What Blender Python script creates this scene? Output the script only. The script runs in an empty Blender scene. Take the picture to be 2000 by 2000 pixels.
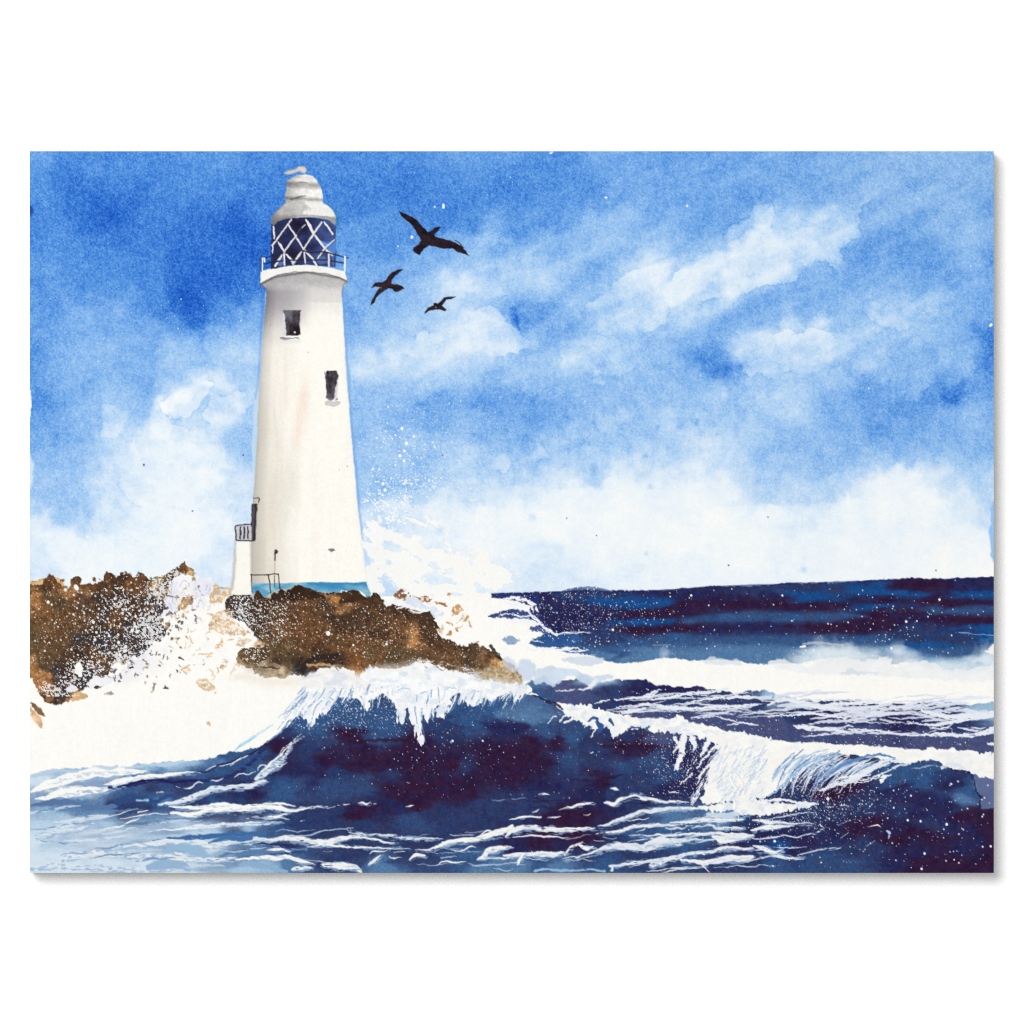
import bpy, math
import numpy as np

# ------------------------------------------------------------------ camera, world, light, exposure
scene = bpy.context.scene
S = 1.2 / 1883.0                     # metres per photograph pixel: the print is 1.2 m wide
X0, X1, Y0, Y1 = 58.2, 1940.9, 295.4, 1704.8


def wx(px): return (px - 1000.0) * S
def wz(py): return (1000.0 - py) * S


CAM_D = 12.0
cam = bpy.data.cameras.new("camera")
cam_ob = bpy.data.objects.new("camera", cam)
scene.collection.objects.link(cam_ob)
cam_ob.location = (0, -CAM_D, 0)
cam_ob.rotation_euler = (math.radians(90), 0, 0)
cam.sensor_width = 36
cam.lens = 36 * CAM_D / (2000 * S)
cam.clip_end = 100
scene.camera = cam_ob

world = bpy.data.worlds.new("World")
scene.world = world
world.use_nodes = True
bg = world.node_tree.nodes["Background"]
bg.inputs[0].default_value = (1, 1, 1, 1)
bg.inputs[1].default_value = 0.50

ld = bpy.data.lights.new("softbox", 'AREA')
ld.shape = 'DISK'
LD = 16.0
ld.size = 8.6
ld.energy = 2350
lo = bpy.data.objects.new("softbox", ld)
scene.collection.objects.link(lo)
_d = np.array([-0.33, -1.0, 0.35]); _d /= np.linalg.norm(_d)
lo.location = tuple(_d * LD)
from mathutils import Vector
lo.rotation_euler = Vector((-_d[0], -_d[1], -_d[2])).to_track_quat('-Z', 'Y').to_euler()

vs = scene.view_settings
vs.view_transform = 'Standard'
vs.look = 'None'
vs.exposure = 0
vs.gamma = 1
vs.use_curve_mapping = False
scene.cycles.use_denoising = False
scene.cycles.filter_width = 1.0
PAPER_GAIN = 0.79                    # reflectance of the printed sheet per unit of picture brightness

# ------------------------------------------------------------------ the painting: numpy helpers
# (the picture on the canvas is itself flat; it is painted stroke by stroke on a fine grid of points)
C = 1.45
W = int((X1 - X0) / C) + 1
H = int((Y1 - Y0) / C) + 1
xs = np.linspace(X0, X1, W).astype(np.float32)
ys = np.linspace(Y0, Y1, H).astype(np.float32)
XX, YY = np.meshgrid(xs, ys)
col = np.zeros((H, W, 3), np.float32)
lab = np.zeros((H, W), np.int16)
rng = np.random.default_rng(11)
TAB = rng.random((16, 256, 256)).astype(np.float32)


def vn(x, y, s):
    t = TAB[s % 16]
    x = x + 37.3 * s; y = y + 71.7 * s
    xi = np.floor(x); yi = np.floor(y)
    fx = x - xi; fy = y - yi
    fx = fx * fx * (3 - 2 * fx); fy = fy * fy * (3 - 2 * fy)
    xi = xi.astype(np.int32) & 255; yi = yi.astype(np.int32) & 255
    xj = (xi + 1) & 255; yj = (yi + 1) & 255
    a = t[yi, xi] * (1 - fx) + t[yi, xj] * fx
    b = t[yj, xi] * (1 - fx) + t[yj, xj] * fx
    return a * (1 - fy) + b * fy


def fbm(x, y, s, o=4):
    r = 0; a = 1.0; t = 0
    for k in range(o):
        r = r + a * vn(x, y, s + k * 3); t += a
        x, y = (x * 0.8 - y * 0.6) * 2.03, (x * 0.6 + y * 0.8) * 2.03
        a *= 0.55
    return r / t            # about 0.5 +- 0.2


def sst(a, b, x):
    t = np.clip((x - a) / (b - a), 0, 1)
    return t * t * (3 - 2 * t)


def win(pts, pad):
    p = np.asarray(pts, float)
    a = np.searchsorted(xs, p[:, 0].min() - pad); b = np.searchsorted(xs, p[:, 0].max() + pad)
    c = np.searchsorted(ys, p[:, 1].min() - pad); d = np.searchsorted(ys, p[:, 1].max() + pad)
    return (slice(max(c, 0), max(d, c + 1)), slice(max(a, 0), max(b, a + 1)))


def smooth(pts, closed, n=4):
    p = np.asarray(pts, float)
    if closed:
        q = np.concatenate([p[-1:], p, p[:2]])
    else:
        q = np.concatenate([p[:1], p, p[-1:]])
    out = []
    for i in range(1, len(q) - 2):
        for t in np.arange(n) / n:
            a, b, c, d = q[i - 1], q[i], q[i + 1], q[i + 2]
            out.append(0.5 * (2 * b + (c - a) * t + (2 * a - 5 * b + 4 * c - d) * t * t + (3 * b - a - 3 * c + d) * t ** 3))
    if not closed:
        out.append(q[-2])
    return np.array(out)


def sdf(p, x, y):
    d = np.full(x.shape, 1e12, np.float32); ins = np.zeros(x.shape, bool)
    n = len(p)
    for i in range(n):
        ax, ay = p[i]; bx, by = p[(i + 1) % n]
        ex, ey = bx - ax, by - ay
        l = ex * ex + ey * ey + 1e-9
        t = np.clip(((x - ax) * ex + (y - ay) * ey) / l, 0, 1)
        d = np.minimum(d, (x - ax - t * ex) ** 2 + (y - ay - t * ey) ** 2)
        if ay != by:
            c = ((y >= ay) != (y >= by)) & (x < ax + (y - ay) * ex / ey)
            ins ^= c
    d = np.sqrt(d)
    return np.where(ins, -d, d)


def warp(x, y, rough, seed):
    for amp, sc in rough:
        nx = fbm(x / sc, y / sc, seed, 2) - 0.5
        ny = fbm(x / sc, y / sc, seed + 5, 2) - 0.5
        x, y = x + amp * 2.6 * nx, y + amp * 2.6 * ny
    return x, y


R0 = ((2.0, 9.0),)
RR = ((5.0, 28.0), (2.5, 8.0))


def area(pts, rough=R0, soft=1.0, seed=1, sm=True):
    """mask of a painted shape: window and alpha"""
    p = smooth(pts, True) if sm else np.asarray(pts, float)
    w = win(p, 14 + 2 * soft + 2 * sum(a for a, _ in rough))
    x, y = warp(XX[w], YY[w], rough, seed)
    d = sdf(p, x, y)
    return w, np.clip(0.5 - d / (2 * soft), 0, 1), d


def put(w, a, c, label=None, th=0.5):
    c = np.asarray(c, np.float32)
    if c.max() > 1.5:
        c = c / 255.0
    col[w] = col[w] * (1 - a[..., None]) + c * a[..., None]
    if label is not None:
        lab[w] = np.where(a > th, label, lab[w])


def shape(pts, c, label=None, rough=R0, soft=1.0, alpha=1.0, seed=1, sm=True, tex=0.0, edge=0.0, th=0.5):
    w, a, d = area(pts, rough, soft, seed, sm)
    cc = np.asarray(c, np.float32) / 255.0
    cc = np.broadcast_to(cc, a.shape + (3,)).copy()
    if tex:
        t = fbm(XX[w] / 22, YY[w] / 16, seed + 2) - 0.5
        cc = cc * (1 + tex * t[..., None] * 2)
    if edge:
        cc = cc * (1 - edge * np.exp(-np.clip(-d, 0, None) / 2.5)[..., None])
    put(w, a * alpha, np.clip(cc, 0, 1), label, th * alpha)
    return w, a


def stroke(pts, r, c, label=None, rough=((1.2, 7.0),), soft=0.9, alpha=1.0, seed=1, dry=0.0, n=5, th=0.4):
    p = smooth(pts, False, n)
    r = np.interp(np.linspace(0, 1, len(p)), np.linspace(0, 1, len(r)), r) if np.ndim(r) else np.full(len(p), r)
    w = win(p, r.max() + 8)
    x, y = warp(XX[w], YY[w], rough, seed)
    d = np.full(x.shape, 1e9, np.float32)
    for i in range(len(p) - 1):
        ax, ay = p[i]; ex, ey = p[i + 1] - p[i]
        t = np.clip(((x - ax) * ex + (y - ay) * ey) / (ex * ex + ey * ey + 1e-9), 0, 1)
        d = np.minimum(d, np.hypot(x - ax - t * ex, y - ay - t * ey) - (r[i] + t * (r[i + 1] - r[i])))
    a = np.clip(0.5 - d / (2 * soft), 0, 1)
    if dry:
        k = vn(XX[w] / 9, YY[w] / 2.6, seed + 3)
        a = a * sst(dry - 0.18, dry + 0.1, k)
    put(w, a * alpha, c, label, th * alpha)


def dots(pts, rad, c, alpha=1.0):
    c = np.asarray(c, np.float32) / 255.0
    st = (X1 - X0) / (W - 1)
    for (x, y), r in zip(pts, rad):
        i = int((x - X0) / st); j = int((y - Y0) / st); k = int(r / C) + 2
        if i < k or j < k or i > W - k - 2 or j > H - k - 2:
            continue
        w = (slice(j - k, j + k + 1), slice(i - k, i + k + 1))
        a = np.clip(0.5 - (np.hypot(XX[w] - x, (YY[w] - y) * 0.9) - r) / C, 0, 1) * alpha
        col[w] = col[w] * (1 - a[..., None]) + c * a[..., None]


def spatter(n, cx, cy, sx, sy, c=(248, 248, 246), r=(0.5, 1.6), alpha=0.95, box=None, seed=0):
    g = np.random.default_rng(1000 + seed)
    if box:
        p = np.c_[g.uniform(box[0], box[2], n), g.uniform(box[1], box[3], n)]
    else:
        p = np.c_[g.normal(cx, sx, n), g.normal(cy, sy, n)]
    q = g.random(n)
    dots(p, .8 * (r[0] + (r[1] - r[0]) * q ** 4), c, alpha)


def rbf(points, x, y, ay=1.0, eps=14.0, pw=1.6):
    """smooth interpolation of scattered colour or value notes on a coarse grid"""
    st = 5.0
    x0, y0 = x.min() - 60, y.min() - 60
    gx = np.arange(x0, x.max() + 60, st); gy = np.arange(y0, y.max() + 60, st)
    GX, GY = np.meshgrid(gx, gy)
    v = np.array([np.atleast_1d(p[2]) for p in points], float)
    num = np.zeros(GX.shape + (v.shape[1],)); den = np.zeros(GX.shape)
    for p, q in zip(points, v):
        d2 = (GX - p[0]) ** 2 + (ay * (GY - p[1])) ** 2
        k = 1.0 / (d2 + eps * eps) ** pw
        num += k[..., None] * q; den += k
    g = (num / den[..., None]).astype(np.float32)

    def sample(px, py):
        u = np.clip((px - x0) / st, 0, len(gx) - 1.01); t = np.clip((py - y0) / st, 0, len(gy) - 1.01)
        i = u.astype(int); j = t.astype(int); fu = (u - i)[..., None]; ft = (t - j)[..., None]
        return (g[j, i] * (1 - fu) + g[j, i + 1] * fu) * (1 - ft) + (g[j + 1, i] * (1 - fu) + g[j + 1, i + 1] * fu) * ft
    return sample


PIX = rng.random((H, W)).astype(np.float32) - 0.5             # per-point grain
GRN = vn(XX / 3.1, YY / 3.1, 4) - 0.5                          # pigment settling in the paper's tooth
GR2 = vn(XX / 6.5, YY / 6.5, 9) - 0.5
FIB = vn(XX / 5.0, YY / 34.0, 6) - 0.5                         # vertical paper fibres
PAPER = np.array([251, 250, 244], np.float32) / 255
SKY, SEA, WAVE, FOAM, ROCK = 1, 2, 3, 4, 5
TOWER, DOME, LANT, GALL, RAIL, WINA, WINB, DOOR, BALC, STAIR, BAND, FIN, HAND, LAMP = range(10, 24)
BIRD = (30, 31, 32)

# ------------------------------------------------------------------ paper and sky wash
col[:] = PAPER
lab[:] = SKY
SKYPTS = [
    (1400, 510, 0.40), (1450, 482, 0.38), (1500, 455, 0.40), (1550, 450, 0.44), (1600, 440, 0.44), (1650, 425, 0.48), (1690, 400, 0.58), (1710, 375, 0.64), (1360, 540, 0.35), (1420, 545, 0.38), (1480, 520, 0.42), (1530, 500, 0.44), (1580, 485, 0.46), (1625, 490, 0.50), (1340, 575, 0.42), (1390, 575, 0.52), (1665, 440, 0.50), (1250, 600, 0.48), (1200, 600, 0.54),
    (1340, 488, .66), (1390, 455, .70), (1440, 422, .72), (1490, 395, .70), (1540, 405, .68), (1600, 390, .66), (1660, 370, .62), (1700, 450, .66), (1670, 500, .66), (1600, 530, .62), (1540, 570, .60), (1470, 590, .60),
    (1409, 765, .44), (1370, 765, .46), (1460, 750, .42), (1330, 735, .56), (1890, 690, .56), (1900, 740, .66), (1856, 815, .62), (1800, 810, .70), (1890, 790, .66),
    (1290, 615, .36), (1240, 645, .34), (1350, 608, .34), (1180, 655, .38), (1120, 685, .40), (1420, 565, .34), (1500, 425, .36), (1460, 442, .36), (1560, 425, .34), (1700, 640, .38), (1760, 625, .40), (1830, 612, .44), (1680, 680, .36), (1480, 700, .34), (1600, 665, .30), (1080, 520, .44), (1130, 490, .48), (1000, 540, .40),
    (62, 300, .70), (152, 300, .76), (246, 298, .78), (341, 300, .76), (414, 315, .77), (529, 300, .80), (640, 305, .80),
    (717, 305, .82), (811, 300, .79), (905, 300, .73), (1000, 300, .74), (1094, 305, .75), (1188, 310, .70), (1282, 300, .70),
    (1376, 310, .70), (1470, 305, .68), (1565, 305, .65), (1659, 305, .62), (1753, 305, .60), (1847, 310, .58), (1935, 305, .62),
    (70, 370, .76), (133, 340, .88), (150, 385, .92), (240, 370, .82), (341, 370, .80), (435, 385, .82), (520, 390, .86), (690, 395, .86),
    (800, 370, .88), (905, 375, .80), (1000, 385, .82), (1094, 370, .80), (1150, 380, .80), (1220, 360, .68), (1300, 395, .72),
    (1376, 400, .72), (1440, 390, .72), (1520, 365, .70), (1600, 370, .68), (1650, 350, .62), (1760, 370, .60), (1860, 340, .58), (1930, 400, .66),
    (65, 440, .84), (110, 450, .80), (200, 405, .98), (230, 412, 1.02), (260, 408, .96), (300, 440, .84), (365, 489, .96), (420, 450, .94), (464, 455, 1.02), (490, 500, 1.0),
    (700, 470, .74), (760, 470, .78), (860, 420, .84), (920, 440, .80), (1000, 440, .80), (1080, 420, .80), (1130, 425, .76),
    (945, 475, .48), (960, 450, .60), (1177, 455, .46), (1230, 440, .52), (1300, 440, .60), (1350, 460, .70), (1390, 440, .72),
    (70, 520, .76), (116, 555, .70), (200, 520, .80), (280, 520, .82), (420, 530, .98), (480, 560, .92), (700, 540, .66),
    (740, 570, .66), (790, 600, .62), (840, 520, .62), (870, 500, .60), (885, 552, .30), (900, 570, .33), (920, 520, .44), (975, 500, .62), (1028, 535, .42), (1060, 560, .40), (980, 560, .42),
    (1090, 500, .60), (1110, 540, .56), (1130, 580, .46), (1160, 520, .60), (1200, 490, .50), (1243, 571, .34), (1292, 545, .24), (1300, 480, .48), (1335, 480, .48),
    (85, 620, .72), (160, 640, .62), (249, 621, .68), (300, 590, .80), (350, 585, 1.0), (372, 581, 1.06), (390, 615, .96), (440, 610, .78), (480, 620, .70), (500, 640, .60),
    (447, 654, .52), (464, 705, .40), (414, 715, .48), (490, 690, .44), (300, 660, .66), (250, 680, .62), (116, 687, .60), (66, 704, .76), (180, 700, .58), (340, 700, .48),
    (690, 620, .62), (720, 650, .52), (760, 640, .56), (800, 640, .44), (840, 650, .36), (850, 610, .46), (920, 600, .52), (928, 645, .22), (905, 670, .24), (970, 660, .32), (713, 704, .27), (690, 680, .40), (780, 705, .34), (860, 705, .32),
    (1001, 612, .70), (1030, 630, .64), (1080, 600, .60), (1090, 640, .62), (1143, 600, .58), (1050, 680, .46), (1094, 695, .38), (1160, 660, .42), (1200, 640, .36), (1180, 610, .48),
    (1140, 700, .46), (1230, 640, .32), (1260, 700, .54), (1292, 690, .50), (1280, 640, .32), (1343, 621, .42), (1360, 650, .48), (1310, 680, .50),
    (1420, 640, .62), (1460, 620, .64), (1500, 600, .66), (1575, 588, .64), (1640, 600, .62), (1680, 560, .68), (1700, 500, .70), (1774, 489, .72), (1820, 520, .70), (1760, 440, .64), (1840, 440, .58), (1890, 455, .50), (1905, 500, .52), (1935, 500, .76), (1860, 540, .70), (1900, 560, .58), (1930, 590, .66), (1700, 400, .60), (1730, 380, .54), (1800, 560, .68), (1740, 560, .62),
    (1409, 728, .86), (1376, 714, .84), (1340, 710, .78), (1450, 720, .76), (1390, 690, .74), (1442, 690, .34), (1480, 670, .32), (1530, 660, .26), (1624, 660, .26), (1600, 690, .30), (1560, 700, .32), (1480, 720, .38),
    (1660, 640, .46), (1724, 605, .46), (1780, 600, .50), (1830, 595, .46), (1790, 664, .36), (1720, 660, .44), (1690, 700, .40), (1760, 710, .56), (1800, 720, .56), (1860, 700, .46), (1870, 650, .50), (1932, 671, .86), (1915, 710, .84), (1935, 640, .66), (1900, 620, .56),
    (83, 737, .72), (66, 780, .78), (149, 753, .60), (220, 750, .62), (282, 753, .66), (340, 735, .54), (222, 815, .32), (180, 800, .52), (250, 790, .58), (330, 793, .20), (381, 770, .18), (420, 750, .20), (350, 815, .40), (420, 795, .44), (395, 820, .40), (450, 780, .36), (485, 745, .50), (430, 815, .24), (464, 850, .52), (485, 880, .46), (490, 790, .40), (475, 810, .44),
    (100, 850, .66), (75, 830, .72), (150, 840, .58), (116, 876, .58), (120, 910, .48), (180, 870, .40), (216, 886, .28), (280, 870, .26), (300, 850, .24), (348, 869, .20), (400, 860, .22), (430, 880, .24),
    (90, 960, .46), (140, 975, .46), (166, 985, .42), (220, 960, .30), (315, 952, .20), (400, 940, .18), (470, 935, .32), (282, 1018, .14), (220, 1010, .24), (83, 1040, .16), (130, 1060, .14), (200, 1060, .10), (90, 1090, .26), (360, 1050, .08), (431, 1084, .22), (470, 1000, .26), (280, 1100, .12), (180, 1110, .10), (420, 1020, .16), (430, 1130, .18),
    (690, 770, .54), (713, 803, .56), (740, 770, .50), (800, 765, .56), (850, 790, .70), (928, 790, .74), (1000, 785, .70), (1044, 803, .74), (1100, 790, .64), (700, 850, .52), (770, 850, .58), (850, 850, .62), (930, 840, .60), (1020, 850, .58), (800, 735, .38), (900, 735, .44), (1000, 735, .48), (720, 740, .40), (1080, 740, .54), (1177, 786, .48), (1150, 740, .52), (1200, 830, .40), (1130, 850, .42), (1276, 820, .42), (1250, 760, .50), (1330, 780, .42), (1400, 780, .40), (1480, 770, .38), (1320, 850, .34), (1410, 830, .36),
    (713, 880, .42), (760, 900, .44), (812, 885, .46), (880, 890, .44), (930, 900, .36), (990, 900, .40), (1060, 880, .36), (1160, 915, .34), (1100, 920, .24), (1276, 900, .26), (1376, 885, .26), (700, 950, .50), (745, 945, .54), (790, 945, .54), (840, 940, .42), (900, 950, .30), (980, 960, .26), (1040, 965, .20), (1110, 970, .08), (1200, 960, .10), (1280, 970, .14), (1343, 985, .10),
    (713, 1010, .32), (780, 990, .28), (860, 1000, .14), (940, 1010, .10), (1020, 1020, .08), (1100, 1020, .03), (1200, 1020, .06), (1300, 1040, .06), (1400, 1020, .04), (720, 1060, .34), (800, 1070, .20), (860, 1040, .20), (930, 1060, .10), (1000, 1070, .10), (1077, 1100, .20), (1000, 1130, .20), (1040, 1140, .22), (1150, 1120, .18), (1250, 1100, .14), (1350, 1110, .12), (1200, 1070, .10),
    (1608, 745, .36), (1540, 745, .34), (1560, 800, .36), (1640, 790, .56), (1691, 780, .70), (1650, 830, .62), (1724, 826, .72), (1770, 800, .72), (1800, 775, .80), (1856, 770, .88), (1880, 762, .86), (1800, 740, .44), (1870, 735, .42), (1906, 815, .48), (1935, 760, .72), (1840, 830, .60), (1900, 880, .62), (1935, 850, .62), (1542, 860, .52), (1490, 850, .40), (1500, 890, .46), (1608, 900, .54), (1680, 880, .60), (1760, 870, .62), (1840, 880, .56), (1509, 945, .38), (1560, 960, .38), (1620, 950, .40), (1680, 930, .36), (1720, 900, .44), (1450, 900, .32), (1420, 940, .14),
    (1774, 930, .14), (1830, 930, .22), (1900, 930, .40), (1870, 910, .42), (1720, 950, .14), (1740, 985, .06), (1820, 990, .06), (1880, 980, .18), (1930, 960, .34), (1935, 1010, .28), (1650, 1000, .12), (1560, 1010, .18), (1500, 1000, .10), (1600, 1060, .12), (1700, 1060, .12), (1800, 1070, .10), (1900, 1060, .10), (1450, 1070, .06), (1550, 1110, .12), (1660, 1110, .08), (1760, 1110, .10), (1850, 1110, .05), (1920, 1110, .02), (1935, 1060, .10),
]
srow = slice(0, int((1215 - Y0) / C))
x, y = XX[srow], YY[srow]
samp = rbf(SKYPTS, np.array([X0, X1]), np.array([Y0, 1215.0]), eps=22.0, pw=2.0)
xw, yw = warp(x, y, ((16, 90), (11, 30), (5, 10)), 3)
D = samp(xw, yw)[..., 0]
mid = np.clip(1.25 - np.abs(D - 0.42) * 2.0, 0.25, 1)
du = (.88 * x - .47 * y); dv_ = (.47 * x + .88 * y)
kd = sst(700, 900, x) * sst(820, 700, y)
cl = (fbm(x / 60, y / 42, 8, 5) - 0.5) * (1 - kd) + kd * 1.35 * (fbm(du / 120, dv_ / 30, 5, 5) - .5)
cl2 = fbm(x / 17, y / 15, 2, 3) - 0.5
D = D + mid * (0.20 * cl + 0.15 * cl2)


def lift(pts, dv, rough=((9, 26), (4, 8)), seed=1, hard=1.4, wet=30.0, keep=0.5):
    """cloud lifted out of the wash: hard edge where the paint had dried, soft elsewhere"""
    p = smooth(pts, True)
    w = win(p, 60)
    w = (slice(w[0].start, min(w[0].stop, D.shape[0])), w[1])
    px, py = warp(XX[w], YY[w], rough, seed)
    d = sdf(p, px, py)
    so = hard + wet * sst(0.42, 0.66, fbm(XX[w] / 55, YY[w] / 55, seed + 1, 2))
    a = np.clip(0.5 - d / (2 * so), 0, 1)
    a = a * (0.75 + 0.5 * fbm(XX[w] / 24, YY[w] / 24, seed + 4, 3))
    fade = np.clip(1 - (-d) / 70.0, 0.45, 1) if keep else 1
    D[w] += .66 * dv * a * fade
    rim = np.exp(-np.abs(d - 2.0) / 2.5) * np.clip(1.6 - so / 8, 0, 1)
    D[w] += 0.07 * rim


lift([(1310, 545), (1343, 502), (1393, 472), (1442, 436), (1482, 406), (1509, 402), (1514, 420), (1500, 440), (1522, 434), (1542, 419), (1591, 416), (1618, 399), (1640, 402), (1674, 386), (1717, 363), (1735, 368), (1690, 400), (1677, 459), (1655, 470), (1641, 495), (1631, 535), (1612, 505), (1575, 515), (1555, 542), (1519, 555), (1490, 560), (1456, 575), (1436, 590), (1400, 580), (1365, 590), (1327, 608), (1300, 590)], -.24, seed=2, keep=0)
lift([(1290, 560), (1330, 520), (1400, 490), (1470, 450), (1540, 450), (1600, 440), (1590, 480), (1500, 520), (1430, 555), (1350, 575), (1310, 600)], -.06, seed=4, wet=50, keep=0)
lift([(1145, 600), (1165, 580), (1190, 560), (1215, 545), (1240, 530), (1270, 520), (1300, 512), (1330, 505), (1340, 560), (1300, 620), (1260, 650), (1200, 640), (1150, 633)], -.18, seed=5, wet=22)
lift([(860, 640), (900, 615), (940, 603), (975, 612), (990, 625), (1003, 643), (1020, 655), (1040, 655), (1045, 680), (980, 700), (900, 700), (800, 700), (760, 690), (800, 665)], -.20, seed=6)
lift([(1090, 690), (1110, 660), (1150, 645), (1180, 660), (1240, 690), (1230, 730), (1120, 730)], -.12, seed=7)
lift([(1442, 690), (1470, 668), (1510, 650), (1540, 644), (1590, 645), (1630, 650), (1640, 680), (1590, 715), (1520, 728), (1460, 725)], -.18, seed=8)
lift([(840, 560), (880, 530), (930, 505), (930, 545), (960, 560), (1000, 575), (940, 585), (870, 590)], -.15, seed=9)
lift([(1695, 590), (1730, 590), (1790, 580), (1830, 580), (1840, 610), (1770, 640), (1700, 630)], -.10, seed=10)
lift([(315, 790), (335, 760), (370, 748), (410, 745), (405, 775), (380, 800), (340, 818)], -.20, seed=11)
lift([(400, 800), (430, 775), (470, 768), (490, 775), (485, 800), (440, 830), (400, 825)], -.17, seed=12)
lift([(195, 850), (205, 800), (235, 795), (240, 830), (225, 850)], -.15, seed=13)
lift([(420, 745), (450, 725), (495, 715), (492, 740), (450, 760)], -.17, seed=14)
lift([(260, 830), (300, 800), (340, 830), (420, 850), (480, 880), (480, 980), (250, 980)], -.07, seed=15, wet=60, keep=0)
for k, (cx, cy, r) in enumerate([(985, 905, 14), (1052, 880, 16), (1215, 810, 12), (1165, 735, 12), (1170, 825, 10)]):
    lift([(cx - r, cy - r), (cx + r * .6, cy - r), (cx + r, cy + r), (cx - r * .5, cy + r * 1.3)], -.16, seed=20 + k, wet=8)
# dark droplets that ran back into the wash
for k, (cx, cy, r) in enumerate([(1160, 917, 12), (1330, 832, 10), (1360, 826, 6), (1397, 830, 6), (1400, 848, 5), (1378, 800, 5), (1285, 835, 5), (1260, 890, 7), (1270, 950, 8), (1040, 1010, 9), (858, 1035, 12), (1568, 1112, 9), (1262, 1082, 6)]):
    w = win([(cx - r, cy - r), (cx + r, cy + r)], 14)
    q = np.hypot(XX[w] - cx, YY[w] - cy) + 9 * (fbm(XX[w] / 7, YY[w] / 7, k, 2) - .5)
    D[w] += 0.16 * np.clip(1 - q / (r * 1.2), 0, 1)
# hard blue pool under the cloud, and the deep blue touches
for pts, dv in (([(996, 605), (1003, 598), (1012, 620), (1014, 642), (1004, 640), (998, 622)], .16), ([(1003, 598), (1030, 585), (1075, 590), (1110, 600), (1148, 596), (1150, 620), (1120, 640), (1050, 652), (1012, 645)], .07),
                ([(1838, 770), (1858, 778), (1884, 762), (1890, 770), (1868, 788), (1845, 785)], .10),
                ([(1924, 640), (1945, 630), (1945, 730), (1918, 720), (1930, 680)], .08)):
    p = smooth(pts, True); w = win(p, 20)
    px, py = warp(XX[w], YY[w], ((4, 14),), 3)
    D[w] += dv * np.clip(0.5 - sdf(p, px, py) / 6, 0, 1)
D = np.where(D > .8, .8 + (D - .8) * .8, D)
D = D + .035 * sst(.12, .3, D) * sst(.62, .4, D)
fl = .13 + .10 * (fbm(x / 20, y / 16, 3, 4)) 
D = np.where(y < 740, np.maximum(D, fl), D)
D = np.clip(D, 0, 1.2)
D = D - .03 * sst(.45, .7, D) - .012 * sst(900, 1200, x) * sst(.5, .7, D) + .07 * np.exp(-((x - 1180) / 260) ** 2 - ((y - 880) / 60) ** 2) + .04 * np.exp(-((x - 1500) / 340) ** 2 - ((y - 720) / 120) ** 2) - .07 * np.exp(-((x - 800) / 110) ** 2 - ((y - 1060) / 60) ** 2)
gs = np.clip(D * 1.1, 0.12, 1)
D = D + gs * (0.17 * GRN[srow] + 0.17 * PIX[srow] + 0.05 * GR2[srow]) + 0.03 * FIB[srow]
PALX = [0, .15, .3, .45, .6, .75, .88, 1.0, 1.15]
PAL = np.array([(251, 251, 247), (234, 243, 249), (209, 228, 246), (172, 207, 242), (128, 178, 234), (84, 146, 221), (50, 114, 207), (24, 86, 190), (10, 56, 155)], float) / 255
for k in range(3):
    col[srow, :, k] = np.interp(D, PALX, PAL[:, k])
# greyer wash in the upper right corner, slight green-grey paper near the horizon
gr = sst(1350, 1900, x) * sst(560, 300, y) * 0.55
lum = col[srow].mean(axis=2, keepdims=True)
col[srow] = col[srow] * (1 - gr[..., None] * .22) + (lum * np.array([.86, 1.0, 1.10])) * gr[..., None] * .22
# ragged left and right limits of the wash
shape([(50, 760), (60, 766), (61, 790), (59, 812), (50, 815)], (244, 248, 250), rough=((2, 9),), seed=3)
shape([(50, 880), (60, 886), (65, 905), (64, 930), (60, 955), (50, 962)], (232, 241, 248), rough=((3, 10),), soft=2, seed=4, alpha=.7)
shape([(1936, 985), (1945, 985), (1945, 1092), (1937, 1090), (1934, 1060), (1932, 1040), (1936, 1010)], (150, 195, 240), rough=((2, 9),), soft=2, seed=5)
shape([(50, 402), (64, 404), (66, 412), (62, 420), (50, 420)], (30, 60, 150), rough=((2, 6),), soft=3, alpha=.8, seed=6)

# ------------------------------------------------------------------ below the horizon: bare paper = surf
HOR = [(900, 1163), (935, 1160), (1000, 1157), (1060, 1156), (1100, 1154), (1130, 1149), (1160, 1149), (1190, 1153), (1250, 1153), (1300, 1153), (1340, 1149), (1380, 1145), (1430, 1145), (1470, 1144), (1530, 1139), (1570, 1139), (1600, 1138), (1614, 1136), (1618, 1140), (1650, 1137), (1690, 1133), (1740, 1131), (1780, 1129), (1850, 1130), (1900, 1128), (1950, 1126)]
hy = np.interp(xs, [p[0] for p in HOR], [p[1] for p in HOR])
below = YY > np.where(xs < 900, 1165, hy)[None, :]
pap = PAPER * (1 + 0.012 * FIB[..., None] + 0.010 * GR2[..., None] + 0.012 * PIX[..., None]) + 0.012 * (fbm(XX / 90, YY / 90, 7, 3) - .5)[..., None] * np.array([1, .8, .2])
col[below] = np.clip(pap[below], 0, 1)
lab[below] = FOAM

CODE = dict(w=(248, 247, 242), p=(206, 223, 236), l=(156, 189, 216), g=(132, 157, 191), m=(84, 121, 163), b=(52, 85, 131), B=(24, 76, 138),
            n=(44, 57, 99), N=(39, 38, 80), d=(47, 26, 57), s=(72, 80, 122), v=(50, 74, 118))


def notes(txt):
    out = []
    for t in txt.split():
        a, b, c = t.split(',')
        out.append((float(a), float(b), np.array(CODE[c], float)))
    return out


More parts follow.
